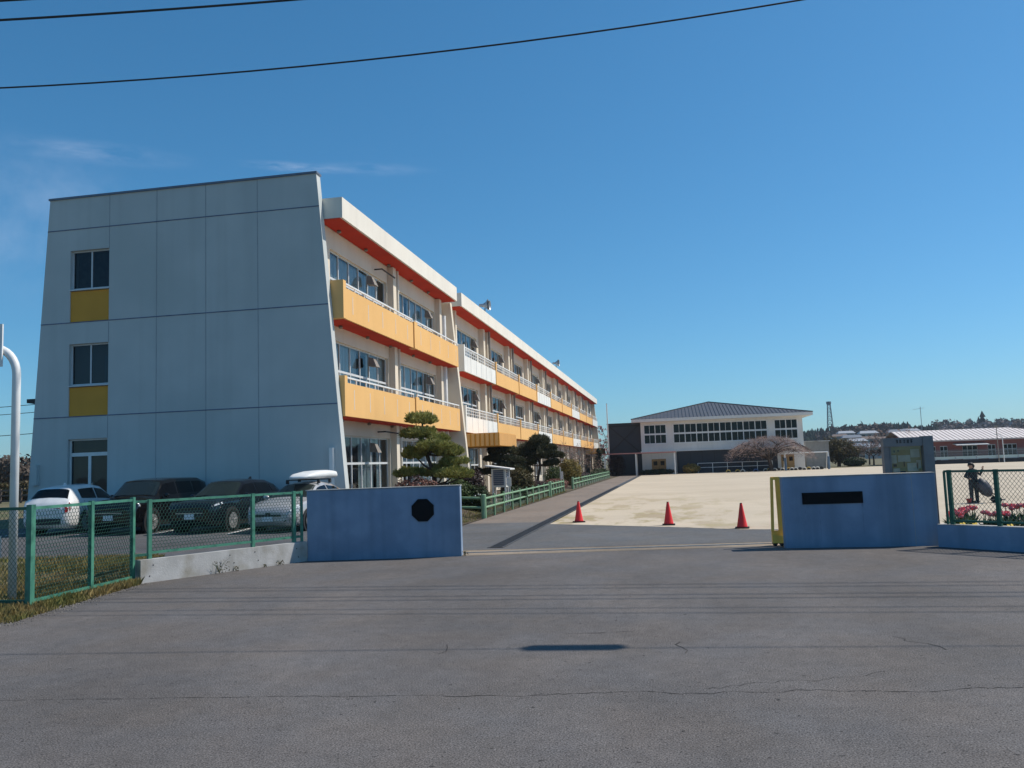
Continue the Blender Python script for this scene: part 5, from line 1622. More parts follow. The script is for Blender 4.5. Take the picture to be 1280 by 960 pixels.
# overhang ledge at mid-height
mb = MB(); mb.box(gx0 - 0.1, gx1 + 0.1, GY - 0.35, GY - 0.01, 3.14, 3.32); mb.build('ledge', M['gymwall'], GYM)
# hipped roof
ex0, ex1, ey0, ey1, ez = -5.5, 19.15, GY - 1.2, GY + 31.3, 7.86
ax, az = 5.95, 10.75
mb = MB()
A, B, C_, D_ = (ex0, ey0, ez), (ex1, ey0, ez), (ex1, ey1, ez), (ex0, ey1, ez)
P1_, P2_ = (ax, GY + 13, az), (ax, GY + 18, az)
mb.poly([A, B, P1_]); mb.poly([B, C_, P2_, P1_]); mb.poly([C_, D_, P2_]); mb.poly([D_, A, P1_, P2_])
rf = mb.build('roof', M['gymroof'], GYM)
mb = MB(); mb.box(ex0 - 0.02, ex1 + 0.02, ey0 - 0.02, ey1, 7.44, 7.85); mb.build('fascia', M['gymwall'], GYM)
mb = MB()
n = 48
for k in range(1, n):
    x = ex0 + (ex1 - ex0) * k / n
    t_ = (x - ex0) / (ax - ex0) if x < ax else (ex1 - x) / (ex1 - ax)
    yy, zz = ey0 + (GY + 13 - ey0) * t_, ez + (az - ez) * t_
    mb.beam((x, ey0, ez + 0.03), (x, yy, zz + 0.03), 0.05, 0.09)
for k in range(0):
    t_ = k / 6
    mb.beam((ex0 + (ax - ex0) * t_, ey0 + (GY + 13 - ey0) * t_, ez + (az - ez) * t_ + 0.02), (ex1 + (ax - ex1) * t_, ey0 + (GY + 13 - ey0) * t_, ez + (az - ez) * t_ + 0.02), 0.16, 0.05)
for e in (A, B):
    mb.beam((e[0], e[1], e[2] + 0.04), (ax, GY + 13, az + 0.04), 0.18, 0.14)
mb.build('roof_seam', M['gymseam'], rf)
# doors
def gdoor(a, b, y):
    f = MB(); f.box(a, b, y - 0.05, y + 0.02, 0.05, 2.15); o = f.build('door', M['tan'], GYM)
    g = MB()
    w_ = (b - a) / 2
    for k in range(2):
        g.box(a + w_ * k + w_ * 0.22, a + w_ * k + w_ * 0.78, y - 0.056, y - 0.05, 1.25, 1.85)
    g.box((a + b) / 2 - 0.015, (a + b) / 2 + 0.015, y - 0.054, y - 0.05, 0.05, 2.15)
    g.build('door_pane', M['darkglass'], o)
    return o
gdoor(-2.95, -0.95, GY + 0.25); gdoor(14.75, 16.5, GY - 0.03)
# annex
AX = root('annex', (-6.7, 126, 0), 'dark clad box annex with an X brace, left of the gymnasium', 'building')
mb = MB(); mb.box(-9.1, -4.32, GY + 0.6, GY + 12, 0, 7.35); mb.build('wall', M['gymdark'], AX)
mb = MB(); mb.box(-9.15, -4.31, GY + 0.55, GY + 12.05, 7.35, 7.5); mb.build('parapet', M['blackmetal'], AX)
mb = MB()
mb.beam((-8.7, GY + 0.55, 3.4), (-4.7, GY + 0.55, 7.0), 0.12, 0.16); mb.beam((-8.7, GY + 0.5, 7.0), (-4.7, GY + 0.5, 3.4), 0.12, 0.16)
mb.box(-9.1, -4.4, GY + 0.5, GY + 0.6, 6.95, 7.15); mb.box(-9.1, -8.9, GY + 0.5, GY + 0.6, 0, 7.3)
mb.build('brace', M['blackmetal'], AX)
# covered way
CW = root('covered_walkway', (-4.5, 119, 0), 'open covered walkway with a thin faded red roof on white posts before the gym', 'shelter')
mb = MB(); mb.box(-9.4, 0.45, 116.5, 120.5, 2.98, 3.12); mb.build('roof', M['pinksteel'], CW)
for x in (-9.2, -4.95, 0.28):
    mb = MB(); mb.box(x - 0.08, x + 0.08, 116.7, 116.86, 0, 2.98); mb.build('post', M['whitemetal'], CW)
for x in (-4.95, 0.28):
    mb = MB(); mb.box(x - 0.08, x + 0.08, 120.0, 120.16, 0, 2.98); mb.build('post', M['whitemetal'], CW)
for x in (-4.95, 0.28):
    mb = MB(); mb.beam((x, 116.86, 2.9), (x, 120.0, 2.9), 0.1, 0.12); mb.build('beam', M['pinksteel'], CW)
random.seed(44)
shrub((-2.2, 119.5, 0), (2.6, 0.7, 0.42), 1500, 0.11, M['darkleaf'], 'low clipped dark hedge before the gym entrance', name='hedge', cat='hedge', group=None)
shrub((2.45, 119, 0), (1.25, 0.9, 0.75), 2000, 0.10, M['yellowleaf'], 'yellow-green bush standing right of the covered walkway', group=None)
shrub((-7.8, 119.3, 0), (1.3, 1.0, 1.7), 1300, 0.11, M['purpleleaf'], 'tall brown bush under the covered walkway', group=None)
# low railing before the dark cladding
LR = root('guard_rail', (8, 120.4, 0), 'low white pipe railing running along the dark gym base', 'railing')
mb = MB()
for z in (0.75, 1.35): mb.tube([(3.4, 120.6, z), (13.4, 120.6, z)], 0.04, 6)
mb.build('rail', M['whitemetal'], LR)
for k in range(6):
    mb = MB(); mb.tube([(3.4 + k * 2.0, 120.6, 0), (3.4 + k * 2.0, 120.6, 1.38)], 0.045, 6); mb.build('post', M['whitemetal'], LR)
# weeping cherry, bare
random.seed(45)
def umbrella_cherry(loc, rx, ry, h, label):
    t = root('cherry_tree', loc, label, 'tree')
    x, y, z = loc
    mb = MB()
    mb.tube([(x, y, z - .1), (x - .1, y, z + .9), (x - .25, y, z + 1.7)], [.34, .27, .24], 8)
    ends = []
    for k in range(16):
        a_ = 2 * PI * k / 16 + random.uniform(-.2, .2); q = random.uniform(.45, .95)
        e = Vector((x - .2 + rx * q * math.cos(a_), y + ry * q * math.sin(a_), z + h * (1 - .55 * q * q) - .15))
        s0 = Vector((x - .2, y, z + 1.5)); mid = s0.lerp(e, .5) + Vector((random.uniform(-.3, .3), random.uniform(-.3, .3), .65))
        mb.tube([s0, s0.lerp(mid, .5) + Vector((0, 0, .2)), mid, mid.lerp(e, .6) + Vector((0, 0, .12)), e], [.15, .12, .09, .06, .02], 6)
        ends += [mid, mid.lerp(e, .5), e]
    for k in range(150):
        a_ = random.uniform(0, 2 * PI); q = math.sqrt(random.random())
        e = Vector((x - .2 + rx * q * math.cos(a_), y + ry * q * math.sin(a_), z + h * (1 - .55 * q * q) + random.uniform(-.5, .1)))
        n_ = min(ends, key=lambda v: (v - e).length)
        mb.tube([n_, n_.lerp(e, .5) + Vector((0, 0, .15)), e], [.045, .03, .012], 4, cap=False)
    mb.build('trunk', M['bark'], t)
    mb = MB()
    for k in range(5200):
        a_ = random.uniform(0, 2 * PI); q = math.sqrt(random.random()) * random.uniform(.75, 1.05)
        lump = noise.noise(Vector((q * math.cos(a_) * 3.1, q * math.sin(a_) * 3.1, 4.2)))
        if lump < -0.25 and random.random() < .8: continue
        p = Vector((x - .2 + rx * q * math.cos(a_), y + ry * q * math.sin(a_), z + h * (1 - .58 * q * q) + lump * .35 - abs(random.gauss(0, .38))))
        dr = Vector((math.cos(a_) * .7 + random.gauss(0, .5), math.sin(a_) * .7 + random.gauss(0, .5), random.gauss(-.1, .5))).normalized()
        e = p + dr * random.uniform(.3, .8); w_ = dr.orthogonal().normalized() * .016
        mb.poly([p - w_, p + w_, e])
        for b in range(2): mb.leaf(p.lerp(e, random.random()), .032)
    mb.build('crown', M['twig'], t)
umbrella_cherry((13.0, 118.4, 0), 5.9, 4.2, 4.75, 'wide bare pinkish-brown cherry tree before the gymnasium')
# half-buried painted tyres
TY = None
cols = [M['rubber'], mat('pale_tyre_paint', (0.62, 0.60, 0.54), rough=0.7), mat('yellow_tyre_paint', (0.55, 0.36, 0.08), rough=0.7), mat('blue_tyre_paint', (0.10, 0.16, 0.32), rough=0.7)]
def tyre(x, y, m, label):
    t = root('half_buried_tyre', (x, y, 0), label, 'tyre', 'half-buried tyres before the gym')
    mb = MB()
    rr, n, q = 0.34, 14, 8
    for i in range(n + 1):
        a_ = PI * i / n
        for k in range(q):
            b = 2 * PI * k / q
            r2 = rr - 0.1 + 0.11 * math.cos(b)
            mb.v.append((x + r2 * math.cos(a_), y + 0.10 * math.sin(b), 0.1 + r2 * math.sin(a_) - 0.05))
    for i in range(n):
        for k in range(q):
            k2 = (k + 1) % q
            mb.f.append((i * q + k, i * q + k2, (i + 1) * q + k2, (i + 1) * q + k))
    mb.build('tread', m, t, smooth=True)
    mb = MB(); mb.lathe((x, y, 0.06), [(0.14, -0.085), (0.21, -0.09), (0.21, 0.09), (0.14, 0.085)], 14, axis='y'); mb.build('bead', M['rubber'], t)
xs_ = [7.3, 8.55, 9.2, 10.1, 10.9, 12.3, 12.75, 13.5, 14.0, 14.5, 15.3, 15.7, 16.2, 16.8, 17.3, 17.9, 18.5, 19.0, 19.5]
cm = ['y', 'y', 'w', 'k', 'b', 'w', 'y', 'w', 'k', 'w', 'y', 'w', 'w', 'k', 'w', 'y', 'w', 'w', 'k']
cdict = dict(k=(cols[0], 'unpainted black'), w=(cols[1], 'pale painted'), y=(cols[2], 'yellow painted'), b=(cols[3], 'blue painted'))
ordn = ['first', 'second', 'third', 'fourth', 'fifth', 'sixth', 'seventh', 'eighth', 'ninth', 'tenth', 'eleventh', 'twelfth', 'thirteenth', 'fourteenth', 'fifteenth', 'sixteenth', 'seventeenth', 'eighteenth', 'last']
for x, c, o_ in zip(xs_, cm, ordn):
    tyre(x, 119.2 + random.uniform(-0.2, 0.2) - (1.2 if x < 12 else 0), cdict[c][0], '%s half-buried tyre, %s from the left in the row before the gym' % (cdict[c][1], o_))
# goal
GO = root('football_goal', (18, 119.5, 0), 'white football goal frame with blue-grey uprights standing before the gym', 'goal')
A_, B_ = (14.75, 117.6), (20.35, 118.3)
mb = MB(); mb.tube([(*A_, 2.3), (*B_, 2.3)], 0.07, 8); mb.build('crossbar', M['whitemetal'], GO)
bl = mat('blue_grey_goal_pad', (0.12, 0.19, 0.28), rough=0.6)
for (x, y) in (A_, B_):
    mb = MB(); mb.tube([(x, y, 0), (x, y, 2.3)], 0.07, 8); mb.build('upright', M['whitemetal'], GO)
    mb = MB(); mb.tube([(x, y, 0.02), (x, y, 1.7)], 0.16, 8); mb.build('pad', bl, GO)
    mb = MB(); mb.tube([(x, y, 2.3), (x, y + 0.7, 2.25), (x, y + 2.0, 0.05)], 0.04, 6); mb.build('stay', M['whitemetal'], GO)
mb = MB(); mb.tube([(A_[0], A_[1] + 2, 0.06), (B_[0], B_[1] + 2, 0.06)], 0.04, 6); mb.build('ground_bar', M['whitemetal'], GO)
# grey shed beyond the gym
SH = root('shed', (20.5, 137, 0), 'plain grey block shed just right of the gymnasium', 'building')
mb = MB(); mb.box(19.6, 22.9, 132, 140, 0, 3.9); mb.build('wall', mat('grey_block_wall', (0.30, 0.29, 0.28), rough=0.9, streak=0.3), SH)
mb = MB(); mb.box(19.4, 23.1, 131.8, 140.2, 3.9, 4.05); mb.build('roof', M['concrete'], SH)

# ------------------------------------------------------------------ trees at the far edge of the yard
def leaftree(name, loc, blobs, n, size, m, label, trunk_r=0.25, mt=None, group=None):
    t = root(name, loc, label, 'tree', group)
    x, y, z = loc
    mb = MB()
    h0 = min(b[2] for b in blobs)
    mb.tube([(x, y, z - 0.1), (x + 0.05, y, z + h0 * 0.5), (x, y, z + h0)], [trunk_r * 1.2, trunk_r, trunk_r * 0.8], 8)
    for (dx, dy, dz, rx, rz_) in blobs:
        mb.tube([(x, y, z + h0 * 0.6), (x + dx * 0.5, y + dy * 0.5, z + (h0 * 0.6 + dz) / 2), (x + dx, y + dy, z + dz)], [trunk_r * 0.6, trunk_r * 0.4, 0.03], 5)
    mb.build('trunk', mt or M['bark'], t)
    mb = MB()
    for (dx, dy, dz, rx, rz_) in blobs:
        clump(mb, (x + dx, y + dy, z + dz), (rx, rx, rz_), int(n * rx * rx), size, 0.45)
    mb.build('crown', m, t)
    return t
random.seed(50)
leaftree('evergreen_tree', (25.6, 140, 0), [(-0.9, 0, 3.4, 1.6, 1.4), (0.9, 0.3, 3.1, 1.8, 1.3), (-1.6, 0, 2.2, 1.5, 1.2), (2.0, 0, 2.2, 1.5, 1.1), (0.2, -0.5, 2.2, 1.8, 1.2), (0.2, 0.5, 1.3, 1.6, 1.0)], 330, 0.16, M['olivetree'], 'broad olive-brown tree at the far yard edge, right of the goal')
shrub((27.3, 137, 0), (1.75, 1.2, 0.75), 2200, 0.14, M['darkleaf'], 'dark rounded shrub at the foot of the broad olive-brown tree', group=None)
for i, (x, y, h, lb) in enumerate(((31.2, 142, 4.6, 'small bare tree beyond the yard, left of the notice board'), (32.3, 150, 5.0, 'bare tree farther back, second left of the notice board'), (33.9, 140, 5.8, 'taller bare brown tree directly left of the notice board'))):
    baretree('bare_tree', (x, y, 0), h, 0.12, 3, M['bark'], M['twig'], lb, budn=5, bs=0.08, group='bare trees at the far yard edge', spread=0.6)

# ------------------------------------------------------------------ salmon building, retaining wall, pool fence
NS = root('nursery_building', (42, 138, 0), 'long low salmon-walled building with a ribbed pale pink roof at the right', 'building')
by = 132.0
mb = MB()
fz = 0.0
nsw = [(36.2, 37.6), (38.2, 39.2), (41.2, 43.2), (44.6, 45.6), (46.6, 48.4), (50.5, 53)]
prev = 34.4
mb.box(34.4, 60, by, by + 0.25, 0, 0.5); mb.box(34.4, 60, by, by + 0.25, 2.55, 3.35)
for a, b in nsw:
    mb.box(prev, a, by, by + 0.25, 0.5, 2.55); prev = b
mb.box(prev, 60, by, by + 0.25, 0.5, 2.55)
mb.poly([(34.4, by, 0), (34.4, by + 13, 0), (34.4, by + 13, 3.3), (34.4, by + 6.4, 4.85), (34.4, by, 3.35)][::-1])
mb.box(33.45, 60, by + 12.7, by + 12.9, 0, 3.3)
mb.build('wall', M['pinkwall'], NS)
for a, b in nsw:
    f = MB(); f.box(a, b, by + 0.02, by + 0.08, 0.5, 0.58); f.box(a, b, by + 0.02, by + 0.08, 2.47, 2.55); f.box(a, b, by + 0.02, by + 0.08, 1.8, 1.88)
    nn_ = max(2, round((b - a) / 0.7))
    for k in range(nn_ + 1): f.box(a + (b - a) * k / nn_ - 0.035, a + (b - a) * k / nn_ + 0.035, by + 0.01, by + 0.085, 0.5, 2.55)
    o = f.build('window', M['alu'], NS)
    g = MB(); g.poly([(a, by + 0.05, 0.5), (b, by + 0.05, 0.5), (b, by + 0.05, 2.55), (a, by + 0.05, 2.55)]); g.build('pane', M['endglass'], o)
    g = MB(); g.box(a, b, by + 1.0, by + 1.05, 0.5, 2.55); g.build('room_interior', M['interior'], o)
mb = MB()
ra, rb = (32.0, by - 1.0, 3.38), (32.0, by + 6.4, 5.0)
sl_end = 49.8
mb.poly([(33.2, by - 1.0, 3.38), (58, by - 1.0, 3.38), (49.6, by + 6.4, 5.02), (33.2, by + 6.4, 5.02)])
mb.poly([(33.2, by + 6.4, 5.02), (49.6, by + 6.4, 5.02), (58, by + 13.8, 3.38), (33.2, by + 13.8, 3.38)])
mb.poly([(58, by - 1, 3.38), (58, by + 13.8, 3.38), (49.6, by + 6.4, 5.02)])
rf = mb.build('roof', M['pinkroof'], NS)
mb = MB()
for k in range(40):
    x = 33.3 + k * 0.62
    t_ = 1.0 if x < 49.6 else (58 - x) / 8.4
    mb.beam((x, by - 1.0, 3.40), (x, by - 1.0 + 7.4 * t_, 3.40 + 1.64 * t_), 0.11, 0.06)
mb.build('roof_rib', M['roofrib'], rf)
mb = MB(); mb.box(33.2, 58, by - 1.02, by - 0.9, 3.18, 3.36); mb.build('fascia', M['roofrib'], NS)
mb = MB(); mb.hexa([(39.9, by - 1.9, 2.55), (44.2, by - 1.9, 2.55), (44.2, by, 2.75), (39.9, by, 2.75), (39.9, by - 1.9, 2.63), (44.2, by - 1.9, 2.63), (44.2, by, 2.85), (39.9, by, 2.85)]); mb.build('awning', M['whitemetal'], NS)
M['palenet'] = mat('grey_green_net', (0.17, 0.21, 0.20), rough=0.7)
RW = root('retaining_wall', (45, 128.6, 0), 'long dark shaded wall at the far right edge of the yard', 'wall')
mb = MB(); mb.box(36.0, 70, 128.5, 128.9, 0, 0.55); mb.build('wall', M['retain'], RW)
PF = root('pool_fence', (45, 128.7, 0.55), 'pale green panel fence on top of the dark wall at the right', 'fence')
mb = MB(); mb.box(36.4, 70, 128.62, 128.68, 0.62, 1.02); mb.build('panel', M['palepanel'], PF)
for k in range(13):
    mb = MB(); mb.box(36.4 + k * 2.7, 36.5 + k * 2.7, 128.55, 128.7, 0.55, 1.08); mb.build('post', M['steel'], PF)
mb = MB(); mb.beam((36.4, 128.66, 1.7), (70, 128.66, 1.7), 0.03, 0.03); mb.beam((36.4, 128.66, 1.35), (70, 128.66, 1.35), 0.02, 0.02); mb.build('rail', M['steel'], PF)
mb = MB(); diamond(mb, (36.4, 128.66), (62, 128.66), 1.03, 1.95, 0.16, 0.018); mb.build('net', M['palenet'], PF)
def lampp(x, y, h, m, label, arm=True):
    t = root('lamp_post', (x, y, 0), label, 'lamp post')
    mb = MB(); mb.tube([(x, y, 0), (x, y, h)], [0.07, 0.05], 7); mb.build('pole', m, t)
    mb = MB()
    if arm: mb.tube([(x, y, h), (x - 0.25, y, h + 0.3), (x - 0.7, y, h + 0.42)], 0.04, 6); mb.box(x - 1.0, x - 0.6, y - 0.1, y + 0.1, h + 0.37, h + 0.47)
    else: mb.box(x - 0.2, x + 0.2, y - 0.1, y + 0.1, h - 0.05, h + 0.2)
    mb.build('lamp_head', m, t)
lampp(45.2, 128.0, 3.5, M['whitemetal'], 'white lamp post standing before the salmon building')
lampp(44.3, 127.3, 4.9, M['hood'], 'taller thin dark pole left of the white lamp post', arm=False)

# ------------------------------------------------------------------ hills, far wood, houses, tower
def hz(x, y):
    h = 0
    for (cx, cy, sx, sy, hh) in ((145, 640, 95, 120, 9), (240, 700, 110, 130, 8.5), (60, 680, 90, 130, 4.5), (350, 750, 130, 150, 10), (-420, 620, 260, 160, 9), (30, 420, 500, 90, 0)):
        h += hh * math.exp(-((x - cx) / sx) ** 2 - ((y - cy) / sy) ** 2)
    return h
M['hill'] = mat('far_hillside', (0.10, 0.09, 0.05), (0.07, 0.075, 0.04), scale=0.03, rough=0.95, c3=(0.20, 0.165, 0.10), scale3=0.012)
xs2 = rngl(-900, 700, 25); ys2 = rngl(330, 1000, 25)
gridsheet('hills', xs2, ys2, -0.02, M['hill'], zf=hz)
random.seed(60)
mbc, mbw, mbp = MB(), MB(), MB()
def conifer(mb, x, y, z, h):
    for k in range(3):
        z0 = z + h * (0.12 + 0.27 * k); rr = h * 0.30 * (1 - 0.27 * k)
        b = len(mb.v); n = 7
        a0 = random.uniform(0, 1)
        for q in range(n):
            a_ = 2 * PI * q / n + a0; r2 = rr * random.uniform(0.7, 1.15)
            mb.v.append((x + r2 * math.cos(a_), y + r2 * math.sin(a_), z0 + random.uniform(-.06, .06) * h))
        mb.v.append((x, y, z + h * (0.52 + 0.24 * k)))
        for q in range(n): mb.f.append((b + q, b + (q + 1) % n, b + n))
def puff(mb, x, y, z, h):
    for _ in range(46):
        v = Vector((random.gauss(0, 1), random.gauss(0, 1), random.gauss(0, 1))).normalized() * random.uniform(0.35, 1.05)
        mb.leaf((x + v.x * h * 0.52, y + v.y * h * 0.52, z + h * 0.45 + v.z * h * 0.5), h * 0.15)
def bearing(px): return math.tan(math.atan((px - 640) / 1051.64) - 0.184683)
for _ in range(900):
    b = random.uniform(0.145, 0.288); y = random.uniform(560, 640); x = b * y
    if b < 0.19 and y < 600: continue
    conifer(mbc, x, y, hz(x, y) - 0.5, random.uniform(5, 9.0) * (1 if b < .26 else .75))
for _ in range(120):
    b = random.uniform(-0.02, 0.16); y = random.uniform(560, 640); x = b * y
    conifer(mbc, x, y, hz(x, y), random.uniform(6, 9))
for (b, y, h) in ((0.178, 600, 11.5), (0.172, 590, 9.5), (0.335, 650, 14), (0.331, 655, 10)):
    conifer(mbc, b * y, y, hz(b * y, y), h)
for _ in range(70):
    b = random.gauss(0.207, 0.014); y = random.uniform(545, 575); x = b * y
    puff(mbw, x, y, hz(x, y) + 1.5, random.uniform(7.5, 11.5))
for _ in range(170):
    b = random.uniform(0.285, 0.43); y = random.uniform(560, 700); x = b * y
    puff(mbp if random.random() < 0.62 else mbw, x, y, hz(x, y), random.uniform(5, 9))
for _ in range(220):
    b = random.uniform(0.14, 0.30); y = random.uniform(330, 500); x = b * y
    (puff(mbw, x, y, hz(x, y), random.uniform(3, 6)) if random.random() < 0.75 else conifer(mbc, x, y, hz(x, y), random.uniform(4, 7)))
for _ in range(240):
    b = random.uniform(-1.25, -0.78); y = random.uniform(330, 470); x = b * y
    puff(mbw if random.random() < 0.6 else mbp, x, y, 0, random.uniform(4, 7)) if random.random() < 0.5 else conifer(mbc, x, y, 0, random.uniform(6, 11))
mbc.build('conifer_wood', M['farconifer'])['kind'] = 'stuff'
mbw.build('bare_wood', M['farwood'])['kind'] = 'stuff'
mbp.build('cherry_grove', M['farcherry'])['kind'] = 'stuff'
HW = [mat('pale_house_wall', (0.40, 0.39, 0.37), rough=0.9), mat('beige_house_wall', (0.36, 0.30, 0.24), rough=0.9)]
HR = [(mat('silver_roof', (0.34, 0.36, 0.40), rough=0.6), 'pale roofed'), (mat('blue_grey_roof', (0.16, 0.18, 0.22), rough=0.6), 'blue-grey roofed'), (mat('brown_roof', (0.14, 0.10, 0.085), rough=0.7), 'brown roofed')]
def house(px, y, z, w_, dd, h, rk, label):
    x = bearing(px) * y
    t = root('house', (x, y, z), label, 'house', 'small houses on the far hillside')
    mb = MB(); mb.box(x - w_ / 2, x + w_ / 2, y, y + dd, z - 0.5, z + h); wl = mb.build('wall', HW[rk % 2], t)
    mb = MB(); e = 0.5; a = h + w_ * 0.16
    mb.poly([(x - w_ / 2 - e, y - e, z + h), (x + w_ / 2 + e, y - e, z + h), (x + w_ / 2 - 0.6, y + dd / 2, z + a), (x - w_ / 2 + 0.6, y + dd / 2, z + a)])
    mb.poly([(x - w_ / 2 - e, y + dd + e, z + h), (x - w_ / 2 + 0.6, y + dd / 2, z + a), (x + w_ / 2 - 0.6, y + dd / 2, z + a), (x + w_ / 2 + e, y + dd + e, z + h)])
    mb.poly([(x - w_ / 2 - e, y - e, z + h), (x - w_ / 2 + 0.6, y + dd / 2, z + a), (x - w_ / 2 - e, y + dd + e, z + h)])
    mb.poly([(x + w_ / 2 + e, y - e, z + h), (x + w_ / 2 + e, y + dd + e, z + h), (x + w_ / 2 - 0.6, y + dd / 2, z + a)])
    mb.poly([(x - w_ / 2 - e, y - e, z + h - 0.02), (x - w_ / 2 - e, y + dd + e, z + h - 0.02), (x + w_ / 2 + e, y + dd + e, z + h - 0.02), (x + w_ / 2 + e, y - e, z + h - 0.02)])
    mb.build('roof', HR[rk][0], t)
    if y < 480:
        mb = MB()
        for k in range(3):
            xx = x - w_ / 2 + w_ * (k + 0.5) / 3; mb.box(xx - 0.8, xx + 0.8, y - 0.03, y, z + h * 0.35, z + h * 0.75)
        mb.build('window', M['darkglass'], wl)
hs = [(1055, 470, 9.5, 13, 0, 'silver-roofed house highest on the hillside left of the salmon roof'), (1062, 420, 6.2, 14, 1, 'blue-grey roofed house in the middle of the hillside'),
      (1083, 430, 8.2, 13, 0, 'wide pale-roofed house midway up the hillside above the bare trees'), (1068, 380, 4.0, 12, 0, 'pale-roofed house above the broad olive tree'),
      (1085, 400, 5.0, 13, 2, 'brown-roofed house between the two pale roofs'), (1120, 450, 8.6, 15, 1, 'blue-grey roofed house above the left end of the salmon roof'),
      (1136, 470, 9.4, 13, 0, 'small pale-roofed house showing just over the salmon roof'), (1076, 300, 1.4, 10, 1, 'dark blue-grey roofed house low behind the bare trees'),
      (1094, 260, 0.6, 9, 0, 'pale-roofed house lowest beside the notice board'), (1047, 440, 7.4, 12, 2, 'brown-roofed house at the left end of the hillside'), (1105, 380, 4.4, 12, 2, 'brown-roofed house right behind the tall bare tree')]
for (px, y, z, w_, rk, lb) in hs: house(px, y, z, w_ * 0.62, 6, 2.8, rk, lb)
TW = root('lattice_tower', (106, 600, 8), 'tall lattice communications mast on the far hill', 'tower')
tx, ty = 105.9, 600
mb = MB()
zz0, zz1 = 6, 37
for i in range(4):
    sx, sy = ((-1, -1), (1, -1), (1, 1), (-1, 1))[i]
    mb.beam((tx + sx * 2.4, ty + sy * 2.4, zz0), (tx + sx * 0.8, ty + sy * 0.8, zz1), 0.3, 0.3)
for k in range(12):
    t0, t1 = k / 12, (k + 1) / 12
    r0_, r1_ = 2.4 - 1.6 * t0, 2.4 - 1.6 * t1
    za, zb_ = zz0 + (zz1 - zz0) * t0, zz0 + (zz1 - zz0) * t1
    for (p, q) in (((-1, -1), (1, -1)), ((1, -1), (1, 1)), ((1, 1), (-1, 1)), ((-1, 1), (-1, -1))):
        mb.beam((tx + p[0] * r0_, ty + p[1] * r0_, za), (tx + q[0] * r1_, ty + q[1] * r1_, zb_), 0.22, 0.22)
        mb.beam((tx + p[0] * r0_, ty + p[1] * r0_, za), (tx + q[0] * r0_, ty + q[1] * r0_, za), 0.22, 0.22)
tm = mat('blue_grey_steel', (0.16, 0.18, 0.21), rough=0.6)
mb.build('lattice', tm, TW)
mb = MB(); mb.lathe((tx, ty, 0), [(1.0, 34.8), (1.6, 35.4), (1.6, 37.0), (0.8, 37.0)], 10); mb.build('antenna_head', tm, TW)
AN = root('aerial', (60, 220, 0), 'thin household aerial on a tall pole above the salmon roof', 'aerial')
ax_, ay_ = bearing(1149) * 220, 220
AN.location = (ax_, ay_, 0)
mb = MB(); mb.tube([(ax_, ay_, 0), (ax_, ay_, 12.6)], 0.07, 6); mb.build('mast', M['steel'], AN)
mb = MB()
mb.beam((ax_ - 1.7, ay_, 12.0), (ax_ + 0.9, ay_, 12.3), 0.06, 0.06)
for k in range(6): mb.beam((ax_ - 1.5 + k * 0.45, ay_ - 0.6, 12.02 + k * .05), (ax_ - 1.5 + k * 0.45, ay_ + 0.6, 12.02 + k * .05), 0.05, 0.05)
mb.build('crossbar', M['steel'], AN)
# left background: hedge bank, wooden guard fence, power lines, utility line
random.seed(62)
for i, (x, y, rr, m_, lb) in enumerate(((-72, 82, 3.2, 'farwood', 'bare brown tree at the left edge behind the end wall'), (-79, 86, 3.4, 'darkleaf', 'dark green bushy tree at the far left edge behind the parking lot'))):
    leaftree('background_tree', (x, y, 0), [(0, 0, 3.4, rr, 1.8), (2.0, 0, 2.6, rr * 0.8, 1.4), (-2.0, 0.5, 2.5, rr * 0.8, 1.4)], 130, 0.24, M[m_], lb)
shrub((-64, 74, 0), (5.0, 1.5, 1.2), 2600, 0.2, M['olivetree'], 'long brown-green hedge behind the left end of the school block', name='hedge', cat='hedge', group=None)
WF = root('guard_fence', (-60, 66, 0), 'brown horizontal rail fence in the distance left of the end wall', 'fence')
mb = MB()
for z in (0.45, 0.95, 1.4): mb.beam((-74, 66, z), (-48, 66, z), 0.08, 0.14)
mb.build('rail', M['barkpale'], WF)
for k in range(13):
    mb = MB(); mb.box(-74 + k * 2.1, -73.85 + k * 2.1, 65.9, 66.05, 0, 1.55); mb.build('post', M['barkpale'], WF)
for (y, z, lb) in ((48.5, 7.0, 'upper thin wire in the gap left of the end wall'), (49.5, 6.6, 'second thin wire in the gap left of the end wall'), (48.0, 5.05, 'lowest thin wire in the gap left of the end wall')):
    mb = MB()
    pts = [(-95 + k * 3.0, y, z + 0.0012 * (k * 3.0 - 30) ** 2 * 0.5 - 0.01 * k) for k in range(24)]
    mb.tube(pts, 0.022, 5)
    tag(mb.build('power_line', M['cable'], loc=(-60, y, z)), lb, 'cable', 'wires left of the school')

